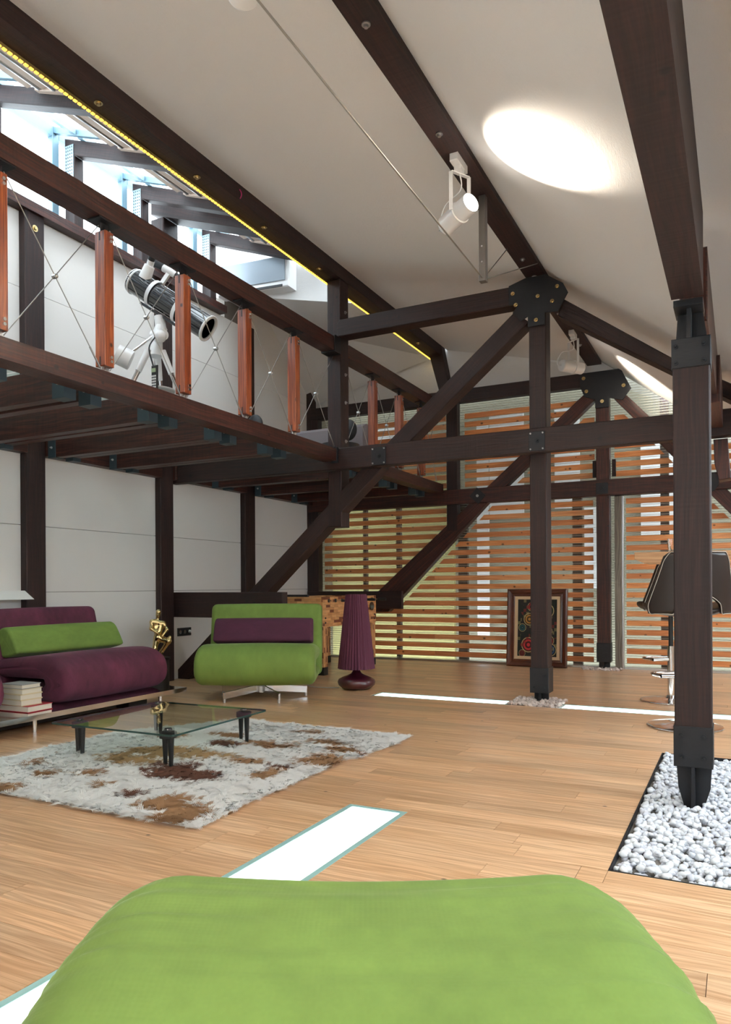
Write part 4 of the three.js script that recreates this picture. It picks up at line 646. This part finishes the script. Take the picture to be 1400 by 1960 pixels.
// ================================================================ pebbles
const pebbleG = [0, 1, 2, 3].map((k) => { const g = mergeVertices(new THREE.IcosahedronGeometry(1, 1).deleteAttribute('normal').deleteAttribute('uv')), p = g.attributes.position; for (let i = 0; i < p.count; i++) { const v = new THREE.Vector3().fromBufferAttribute(p, i), s = 0.78 + 0.45 * vn(v.x * 1.4 + k * 9 + 5, v.y * 1.4 + v.z * 0.9 + 5); p.setXYZ(i, v.x * s, v.y * s * 0.72, v.z * s * (0.85 + 0.1 * k)); } g.computeVertexNormals(); return g; });
{ const bed = thing('pebble_bed', 'bed of small white pebbles let into the floor around the near post', 'pebbles', [0.4, 0, 3.52]);
  wpart(bed, 'tray', merge([boxW(-0.395, 1.2, -0.06, -0.05, 2.56, 4.48, GX, 0), boxW(-0.395, -0.390, -0.05, 0.002, 2.56, 4.48, GX, 0), boxW(-0.39, 1.2, -0.05, 0.002, 2.56, 2.565, GX, 0), boxW(-0.39, 1.2, -0.05, 0.002, 4.475, 4.48, GX, 0)]), M.steel);
  const free = (x, d) => !(Math.abs(x + 0.18) < 0.04 && Math.abs(d - 3.5) < 0.06);
  const spots = []; for (let k = 0; k < 9500; k++) { const x = rr(-0.375, 1.18), d = rr(2.58, 4.46); if (free(x, d)) spots.push([x, d, rr(-0.030, 0.004), rr(0.0085, 0.0155)]); }
  const score = (s) => (s[0] < 0.25 && s[2] > -0.004 ? 1 : 0) * s[3] / (s[1] * 0.89 + 0.3);
  spots.sort((a, b) => score(b) - score(a));
  const q = new THREE.Quaternion(), m = new THREE.Matrix4(), e = new THREE.Euler(), place = (s) => m.compose(V(s[0], s[2], s[1]), q.setFromEuler(e.set(rr(-0.6, 0.6), rr(0, 6.3), rr(-0.6, 0.6))), new THREE.Vector3(s[3], s[3], s[3]));
  spots.slice(0, 300).forEach((s, i) => { const o = new THREE.Mesh(pebbleG[i % 4], M.pebble); o.name = numbered('white_pebble'); place(s); m.decompose(o.position, o.quaternion, o.scale); scene.add(o); tag(o, 'small white pebble lying on top of the pebble bed at the near post', 'pebble', 'white pebbles on top of the bed'); });
  [0, 1, 2, 3].forEach((v) => { const own = spots.slice(300).filter((_, i) => i % 4 === v), im = new THREE.InstancedMesh(pebbleG[v], M.pebble, own.length); own.forEach((s, i) => { place(s); m.premultiply(new THREE.Matrix4().makeTranslation(-0.4, 0, 3.52)); im.setMatrixAt(i, m); im.setColorAt(i, C(...[0, 0, 0].map(() => 0).map((_, c) => 1 - 0.18 * LAT[i * 3 % 60000] * (c === 2 ? 0.7 : 1)))); }); im.name = 'pebbles'; im.userData.kind = 'stuff'; bed.add(im); });
  for (const [lab, x0, x1, d0, d1, n] of [['small heap of pale pebbles around the foot of the near truss post', -1.655, -1.265, 5.78, 6.16, 420], ['small heap of pale pebbles around the foot of the far truss post', -1.59, -1.17, 8.52, 8.70, 260]]) {
    const t = thing('pebble_heap', lab, 'pebbles', [(x0 + x1) / 2, 0, (d0 + d1) / 2]), im = new THREE.InstancedMesh(pebbleG[1], M.pinkPebble, n);
    for (let i = 0; i < n; i++) { place([rr(x0, x1), rr(d0, d1), rr(-0.01, 0.018), rr(0.011, 0.02)]); m.premultiply(new THREE.Matrix4().makeTranslation(-(x0 + x1) / 2, 0, (d0 + d1) / 2)); im.setMatrixAt(i, m); im.setColorAt(i, C(...[1, 1, 1].map(() => 0.9 + 0.4 * LAT[i * 7]))); }
    im.name = 'pebbles'; im.userData.kind = 'stuff'; t.add(im);
  } }

// ================================================================ bar and stools
{ const t = thing('bar_counter', 'pale wooden bar counter with slanted end behind the near post', 'counter', [0.6, 0, 5.9]);
  wpart(t, 'counter_top', prismD([[-0.685, 1.185], [-0.685, 1.135], [-0.62, 1.105], [1.9, 1.105], [1.9, 1.185]], 5.72, 6.12, GX, 0.003), std({ map: oakTex, roughness: 0.5, color: '#e6d6c6' }));
  wpart(t, 'panel_leg', boxW(1.0, 1.06, 0.0, 1.104, 5.76, 6.08, GY, 0.003), std({ map: oakTex, roughness: 0.5, color: '#e6d6c6' })); }
{ const t = thing('water_glass', 'clear drinking glass on the bar counter', 'glass', [-0.44, 1.186, 5.9]); part(t, 'glass', lathe([[0.001, 0.002], [0.028, 0.002], [0.036, 0.10], [0.033, 0.10], [0.026, 0.012], [0.001, 0.012]], 28), phy({ color: C(1, 1, 1), transmission: 1, roughness: 0.02, thickness: 0.01, ior: 1.45 })); }
{ const t = thing('green_apple', 'green apple beside the glass on the bar counter', 'fruit', [-0.345, 1.186, 5.88]); part(t, 'fruit', lathe([[0.001, 0.006], [0.018, 0.0], [0.042, 0.02], [0.052, 0.05], [0.045, 0.082], [0.022, 0.094], [0.001, 0.082]], 32), M.apple); part(t, 'stem', cyl(new THREE.Vector3(0, 0.08, 0), new THREE.Vector3(0.006, 0.108, 0), 0.002, 0.002, 6), M.leather); }
function stool(x, d, turn, sh, label) {
  const t = thing('bar_stool', label, 'stool', [x, 0, d], turn, 'bar stools');
  part(t, 'base', lathe([[0.001, 0], [0.235, 0], [0.24, 0.006], [0.235, 0.014], [0.15, 0.022], [0.05, 0.03], [0.034, 0.05], [0.001, 0.05]], 56), M.chrome);
  part(t, 'column', cyl(new THREE.Vector3(0, 0.04, 0), new THREE.Vector3(0, 0.45, 0), 0.028, 0.028, 24), M.chrome); part(t, 'piston', cyl(new THREE.Vector3(0, 0.45, 0), new THREE.Vector3(0, sh - 0.02, 0), 0.018, 0.018, 20), M.black);
  part(t, 'footrest', merge([tube([new THREE.Vector3(-0.15, 0.34, 0.0), new THREE.Vector3(-0.15, 0.34, 0.16), new THREE.Vector3(0.15, 0.34, 0.16), new THREE.Vector3(0.15, 0.34, 0)], 0.012, 40, 8), cyl(new THREE.Vector3(-0.155, 0.34, 0), new THREE.Vector3(0.155, 0.34, 0), 0.014, 0.014, 12)]), M.chrome);
  part(t, 'lever', tube([new THREE.Vector3(0, sh - 0.03, 0), new THREE.Vector3(-0.1, sh - 0.05, 0.02), new THREE.Vector3(-0.17, sh - 0.07, 0.02)], 0.006, 16, 6), M.chrome);
  // shell: seat pan and a back that narrows upwards, with an arched opening between them
  const pan = (() => { const g = new THREE.SphereGeometry(1, 40, 20), p = g.attributes.position; for (let i = 0; i < p.count; i++) { let xx = p.getX(i), y = p.getY(i), z = p.getZ(i); const f = (v) => Math.sign(v) * Math.pow(Math.abs(v), 0.7); p.setXYZ(i, f(xx) * 0.25, sh + f(y) * 0.035 + 0.05 * xx * xx, f(z) * 0.21); } g.computeVertexNormals(); return g; })();
  part(t, 'seat', pan, M.leather);
  const W = (y) => y < 0.05 ? 0.268 + 0.012 * Math.sin(y / 0.05 * 1.57) : 0.28 - (y - 0.05) / 0.335 * 0.085 - (y > 0.355 ? Math.pow((y - 0.355) / 0.03, 2) * 0.02 : 0);
  const foot = (u) => { const x = Math.abs(u) / 0.58; return x < 1 ? 0.115 * Math.sqrt(1 - x * x) - 0.01 * x : -0.01; };
  const NU = 48, NV = 16, at = (i, j, k) => { const u = -1 + 2 * i / NU, y = foot(u) + (0.385 - foot(u)) * j / NV, x = u * W(clamp(y, 0, 0.385)); return new THREE.Vector3(x, y + sh, -0.25 + 1.9 * x * x - 0.06 * y + k * 0.038); };
  const pos = [], ix = [], rim = [];
  for (const k of [0, 1]) for (let i = 0; i <= NU; i++) for (let j = 0; j <= NV; j++) pos.push(...at(i, j, k).toArray());
  const id = (i, j, k) => (k * (NU + 1) + i) * (NV + 1) + j;
  for (let i = 0; i < NU; i++) for (let j = 0; j < NV; j++) { ix.push(id(i, j, 0), id(i, j + 1, 0), id(i + 1, j, 0), id(i + 1, j, 0), id(i, j + 1, 0), id(i + 1, j + 1, 0)); ix.push(id(i, j, 1), id(i + 1, j, 1), id(i, j + 1, 1), id(i + 1, j, 1), id(i + 1, j + 1, 1), id(i, j + 1, 1)); }
  for (let i = 0; i < NU; i++) rim.push([i, 0]); for (let j = 0; j < NV; j++) rim.push([NU, j]); for (let i = NU; i > 0; i--) rim.push([i, NV]); for (let j = NV; j > 0; j--) rim.push([0, j]);
  rim.forEach(([i, j], n) => { const [p, q] = rim[(n + 1) % rim.length]; ix.push(id(i, j, 0), id(p, q, 0), id(i, j, 1), id(p, q, 0), id(p, q, 1), id(i, j, 1)); });
  const bg = new THREE.BufferGeometry(); bg.setAttribute('position', new THREE.Float32BufferAttribute(pos, 3)); bg.setIndex(ix); bg.computeVertexNormals();
  const b = part(t, 'backrest', bg, M.leather);
  const seam = rim.filter((_, n) => n % 2 === 0).map(([i, j]) => { const v = at(i, j, 0); v.z -= 0.002; return v; }); part(b, 'stitching', new THREE.TubeGeometry(new THREE.CatmullRomCurve3(seam, true), 240, 0.003, 5, true), M.stitch);
  return t;
}
stool(-0.33, 5.36, Math.PI + YAW, 0.77, 'brown leather bar stool on the near side of the bar, half hidden by the post');
stool(-0.50, 6.50, Math.PI + YAW + 0.12, 0.755, 'brown leather bar stool on the far side of the bar');

// ================================================================ spotlights on the ridge
function spot(label, d, target, lit, drop = 0.30, cone = 32) {
  const t = thing('spotlight', label, 'spotlight', [-1.46, 3.45, d], 0, 'spotlights along the ridge');
  const P = V(-1.46, 3.45 - drop, d), dir = target.clone().sub(P).normalize(), side = new THREE.Vector3().crossVectors(dir, new THREE.Vector3(0, 1, 0)).normalize();
  wpart(t, 'track_adapter', merge([boxW(-1.485, -1.435, 3.405, 3.449, d - 0.11, d + 0.07, GZ, 0.004), boxW(-1.48, -1.44, 3.38, 3.406, d - 0.05, d + 0.02, GZ, 0.003)]), M.enamel);
  const R = 0.062, top = P.y + drop - 0.075, a = P.clone().addScaledVector(side, R + 0.006), b = P.clone().addScaledVector(side, -R - 0.006), a2 = a.clone().setY(top), b2 = b.clone().setY(top);
  wpart(t, 'yoke', merge([bar(a, a2, 0.022, 0.006, 0.001), bar(b, b2, 0.022, 0.006, 0.001), bar(a2, b2, 0.022, 0.006, 0.001)]), M.enamel);
  const back = P.clone().addScaledVector(dir, -0.15), front = P.clone().addScaledVector(dir, 0.10), tubeG = lathe([[0.001, 0], [0.052, 0], [0.058, 0.012], [0.058, 0.25], [0.054, 0.25], [0.052, 0.20], [0.001, 0.20]], 40);
  tubeG.applyQuaternion(new THREE.Quaternion().setFromUnitVectors(new THREE.Vector3(0, 1, 0), dir)).translate(back.x, back.y, back.z); wpart(t, 'housing', tubeG, M.enamel);
  const ringG = new THREE.TorusGeometry(0.060, 0.006, 8, 40).applyQuaternion(new THREE.Quaternion().setFromUnitVectors(new THREE.Vector3(0, 0, 1), dir)).translate(P.x, P.y, P.z); wpart(t, 'clamp_ring', ringG, M.enamel);
  const lens = new THREE.CircleGeometry(0.053, 36).applyQuaternion(new THREE.Quaternion().setFromUnitVectors(new THREE.Vector3(0, 0, 1), dir)), lp = front.clone().addScaledVector(dir, -0.008); wpart(t, 'lamp_face', lens.translate(lp.x, lp.y, lp.z), M.bulb);
  wpart(t, 'cord', tube([V(-1.46, 3.39, d - 0.01), V(-1.46, 3.30, d + 0.02), back.clone().add(new THREE.Vector3(0, 0.12, 0.0)), back.clone().addScaledVector(dir, -0.05), back.clone()], 0.004, 24, 6), M.enamel);
  const l = new THREE.SpotLight(C(1, 0.88, 0.72), lit, 0, THREE.MathUtils.degToRad(cone), 0.8, 2); l.name = 'lamp_light'; l.position.copy(front.clone().addScaledVector(dir, 0.012)).sub(t.position); l.shadow.radius = 2; t.add(l); l.target.position.copy(target).sub(t.position); t.add(l.target);
}
spot('lit white spotlight facing the camera near the ridge strut', 4.16, V(-1.03, 3.235, 3.90), 42);
spot('white spotlight over the far end pointing at the end wall', 7.50, V(-0.90, 3.10, 8.20), 16, 0.34, 22);
spot('white spotlight cut off at the top edge of the picture', 2.05, V(-0.85, 3.10, 1.45), 50, 0.40);
spot('white spotlight on the ridge behind the camera', -0.4, V(-0.85, 3.10, -1.0), 50, 0.40);

// ---- ridge tension cable
{ const t = thing('tension_cable', 'steel cable and upright strut bracing the ridge beam', 'cable', [-1.46, 3.45, 4.6]);
  const s = wpart(t, 'strut', boxW(-1.482, -1.438, 2.90, 3.449, 4.575, 4.625, GY, 0.003), M.satin.clone()); s.material.color.setRGB(0.16, 0.15, 0.14); s.material.metalness = 0.6;
  for (const y of [3.02, 3.12]) wpart(s, 'bolt', cyl(V(-1.46, y, 4.575), V(-1.46, y, 4.57), 0.006, 0.006, 8), M.chrome);
  wpart(t, 'cable', cyl(V(-1.46, 2.92, 4.6), V(-1.46, 3.02, D0 + 0.05), 0.0045, 0.0045, 8), M.wire);
  wpart(t, 'cable', cyl(V(-1.47, 2.92, 4.61), V(-1.53, 3.449, 5.4), 0.0035, 0.0035, 6), M.wire); wpart(t, 'cable', cyl(V(-1.45, 2.92, 4.61), V(-1.39, 3.449, 5.75), 0.0035, 0.0035, 6), M.wire); }

// ================================================================ things on the mezzanine
{ const t = thing('telescope', 'black and white reflector telescope on a tripod behind the railing', 'telescope', [-4.12, 2.222, 4.50]);
  const c = V(-4.03, 3.20, 4.57), dir = new THREE.Vector3(0.55, -0.39, -0.184).normalize(), q = new THREE.Quaternion().setFromUnitVectors(new THREE.Vector3(0, 1, 0), dir), at = (g) => g.applyQuaternion(q).translate(c.x, c.y, c.z), Lh = 0.375, R = 0.097;
  const body = wpart(t, 'tube', at(new THREE.CylinderGeometry(R, R, 2 * Lh, 48, 1, true)), M.blackGloss);
  wpart(body, 'mouth_ring', at(new THREE.TorusGeometry(R, 0.012, 12, 48).rotateX(Math.PI / 2).translate(0, Lh, 0)), M.enamel); wpart(body, 'rear_ring', at(merge([new THREE.TorusGeometry(R, 0.008, 10, 48).rotateX(Math.PI / 2).translate(0, -Lh + 0.02, 0), new THREE.CylinderGeometry(R, R, 0.01, 40).translate(0, -Lh, 0)])), M.enamel);
  wpart(body, 'mirror', at(new THREE.CylinderGeometry(R * 0.98, R * 0.98, 0.01, 40).translate(0, Lh - 0.25, 0)), M.chrome);
  for (const y of [-0.16, 0.10]) wpart(t, 'clamp_ring', at(new THREE.CylinderGeometry(R + 0.011, R + 0.011, 0.032, 48, 1, true).translate(0, y, 0)), M.enamel);
  const up = new THREE.Vector3(0, 1, 0).addScaledVector(dir, -dir.y).normalize(), rt = new THREE.Vector3().crossVectors(dir, up), pt = (a, u, r) => c.clone().addScaledVector(dir, a).addScaledVector(up, u).addScaledVector(rt, r);
  wpart(t, 'dovetail_bar', bar(pt(-0.22, -R - 0.02, 0), pt(0.18, -R - 0.02, 0), 0.04, 0.018), M.black);
  const foc = wpart(t, 'focuser', merge([cyl(pt(-0.27, R * 0.6, 0.05), pt(-0.27, R + 0.06, 0.08), 0.05, 0.04, 24), cyl(pt(-0.27, R + 0.06, 0.08), pt(-0.27, R + 0.10, 0.10), 0.028, 0.028, 20)]), M.enamel); wpart(foc, 'eyepiece', cyl(pt(-0.27, R + 0.09, 0.095), pt(-0.27, R + 0.15, 0.125), 0.026, 0.03, 20), M.black);
  const fin = wpart(t, 'finder_scope', merge([cyl(pt(-0.22, R + 0.12, -0.02), pt(-0.10, R + 0.12, -0.02), 0.032, 0.026, 24), bar(pt(-0.16, R - 0.01, -0.01), pt(-0.16, R + 0.10, -0.02), 0.035, 0.03)]), M.enamel); wpart(fin, 'finder_ends', merge([cyl(pt(-0.30, R + 0.12, -0.02), pt(-0.22, R + 0.12, -0.02), 0.034, 0.03, 20), cyl(pt(-0.10, R + 0.12, -0.02), pt(-0.04, R + 0.12, -0.02), 0.024, 0.018, 20)]), M.black);
  const h0 = V(-4.12, 2.78, 4.50), h1 = c.clone().addScaledVector(up, -R - 0.03).addScaledVector(dir, -0.03);
  wpart(t, 'mount_head', merge([cyl(h0, V(-4.12, 2.90, 4.51), 0.055, 0.045, 24), cyl(V(-4.12, 2.88, 4.50), V(-4.11, 3.02, 4.55), 0.045, 0.05, 24), cyl(V(-4.11, 3.0, 4.55), h1, 0.045, 0.04, 24), cyl(V(-4.02, 2.93, 4.48), V(-4.18, 2.97, 4.55), 0.04, 0.045, 20), new THREE.SphereGeometry(0.05, 20, 14).translate(-4.05, 2.92, -4.47)]), M.enamel);
  wpart(t, 'counterweight_shaft', cyl(V(-4.13, 2.93, 4.47), V(-4.20, 2.74, 4.28), 0.01, 0.01, 12), M.chrome); wpart(t, 'counterweight', cyl(V(-4.235, 2.735, 4.20), V(-4.16, 2.69, 4.27), 0.075, 0.075, 32), M.enamel);
  for (const [x, d] of [[-4.28, 4.20], [-3.85, 4.62], [-4.35, 4.85]]) { const e = V(x, 2.224, d), l = wpart(t, 'tripod_leg', cyl(e, V(-4.12 + (x + 4.12) * 0.2, 2.80, 4.50 + (d - 4.5) * 0.2), 0.017, 0.02, 16), M.chrome); wpart(l, 'leg_sleeve', cyl(V(-4.12 + (x + 4.12) * 0.42, 2.64, 4.50 + (d - 4.5) * 0.42), V(-4.12 + (x + 4.12) * 0.18, 2.82, 4.50 + (d - 4.5) * 0.18), 0.024, 0.027, 16), M.enamel); }
  wpart(t, 'accessory_tray', lathe([[0.001, 0], [0.13, 0], [0.135, 0.02], [0.13, 0.02], [0.125, 0.006], [0.001, 0.006]], 36).translate(-4.12, 2.5, -4.52), M.enamel);
  const hc = wpart(t, 'hand_controller', boxW(-4.045, -3.985, 2.43, 2.66, 4.36, 4.385, GY, 0.008), M.black); wpart(hc, 'display', boxW(-4.035, -3.995, 2.605, 2.635, 4.355, 4.36, GX, 0), std({ color: C(0.35, 0.42, 0.25), roughness: 0.4 }));
  const keys = []; for (let a = 0; a < 3; a++) for (let b = 0; b < 6; b++) keys.push(box(0.011, 0.012, 0.004, -4.031 + a * 0.016, 2.47 + b * 0.021, -4.358)); wpart(hc, 'keys', merge(keys), M.white2);
  wpart(t, 'coiled_cord', tube([V(-4.03, 2.66, 4.37), V(-4.06, 2.80, 4.36), V(-4.06, 2.92, 4.44)], 0.006, 20, 6), M.black); }
{ const t = thing('air_conditioner', 'wall-mounted air conditioner with grey front high in the dormer', 'air conditioner', [-4.70, 4.12, 6.60]);
  wpart(t, 'case', prismD([[-5.13, 4.15], [-4.20, 4.10], [-4.20, 4.44], [-5.13, 4.49]], 6.58, 6.738, GX, 0.012), M.enamel);
  wpart(t, 'front_panel', prismD([[-5.10, 4.215], [-4.245, 4.17], [-4.245, 4.425], [-5.10, 4.47]], 6.566, 6.58, GX, 0.004), std({ color: C(0.26, 0.30, 0.34), roughness: 0.3, metalness: 0.2 }));
  wpart(t, 'outlet_slot', prismD([[-4.95, 4.145], [-4.28, 4.11], [-4.28, 4.135], [-4.95, 4.17]], 6.572, 6.581, GX, 0.001), M.black); }
{ const t = thing('daybed', 'grey upholstered couch on the mezzanine behind the near truss post', 'couch', [-4.3, 2.223, 7.2]);
  wpart(t, 'backrest', boxW(-5.0, -3.50, 2.26, 2.66, 6.95, 7.10, GX, 0.03), M.grey); wpart(t, 'seat', boxW(-5.0, -3.50, 2.26, 2.46, 7.105, 7.9, GX, 0.03), M.grey); wpart(t, 'plinth', boxW(-4.95, -3.55, 2.224, 2.26, 7.0, 7.85, GX, 0.003), M.black); }
for (const [x, d, h, lab] of [[-3.58, 6.92, 2.66, 'black round-topped chair back beside the near truss post upstairs'], [-4.48, 6.55, 2.74, 'black chair top peeping over the mezzanine edge left of the truss post']]) {
  const t = thing('desk_chair', lab, 'chair', [x, 2.224, d - 0.2]);
  part(t, 'backrest', new THREE.CapsuleGeometry(0.11, h - 2.224 - 0.45, 10, 24).scale(0.9, 1, 0.35).translate(0, (h - 2.224) / 2 + 0.11, 0.0), M.black); part(t, 'seat', new THREE.CylinderGeometry(0.2, 0.2, 0.05, 28).translate(0, 0.12, 0.18), M.black); part(t, 'column', new THREE.CylinderGeometry(0.02, 0.02, 0.12, 12).translate(0, 0.06, 0.18), M.black); part(t, 'foot', new THREE.CylinderGeometry(0.17, 0.18, 0.012, 28).translate(0, 0.006, 0.18), M.black);
}

solo('ribbon_scrap', tube([V(-3.259, 3.865, 4.445), V(-3.256, 3.85, 4.46), V(-3.255, 3.83, 4.462), V(-3.258, 3.80, 4.45)], 0.004, 16, 6), std({ color: C(0.62, 0.04, 0.22), roughness: 0.7 }), 'short pink scrap of ribbon stuck to the eaves beam', 'ribbon', [-3.257, 3.80, 4.45]);

// ================================================================ sockets
function socket(label, y0, y1, d0, d1, n) { const t = thing('wall_socket', label, 'socket', [XL, y0, (d0 + d1) / 2]); wpart(t, 'plate', boxW(XL, XL + 0.012, y0, y1, d0, d1, GX, 0.002), M.black); for (let k = 0; k < n; k++) { const d = d0 + (k + 0.5) * (d1 - d0) / n; wpart(t, 'outlet', cyl(V(XL + 0.012, (y0 + y1) / 2, d), V(XL + 0.016, (y0 + y1) / 2, d), 0.022, 0.02, 20), M.blackGloss); } return t; }
const so = socket('black triple wall socket near the brass statue behind the low tie', 0.44, 0.525, 5.99, 6.20, 3);
solo('plug', cyl(V(XL + 0.017, 0.483, 6.165), V(XL + 0.05, 0.483, 6.165), 0.018, 0.013, 14), M.white2, 'small plug in the triple wall socket', 'plug', [XL + 0.03, 0.483, 6.165]);
socket('small black socket on the upper wall behind the fourth baluster', 2.66, 2.75, 6.36, 6.45, 1);

scene.traverse((o) => { if (o.isMesh) { o.castShadow = true; o.receiveShadow = true; } if (o.isSpotLight) o.castShadow = true; });
renderer.render(scene, camera);
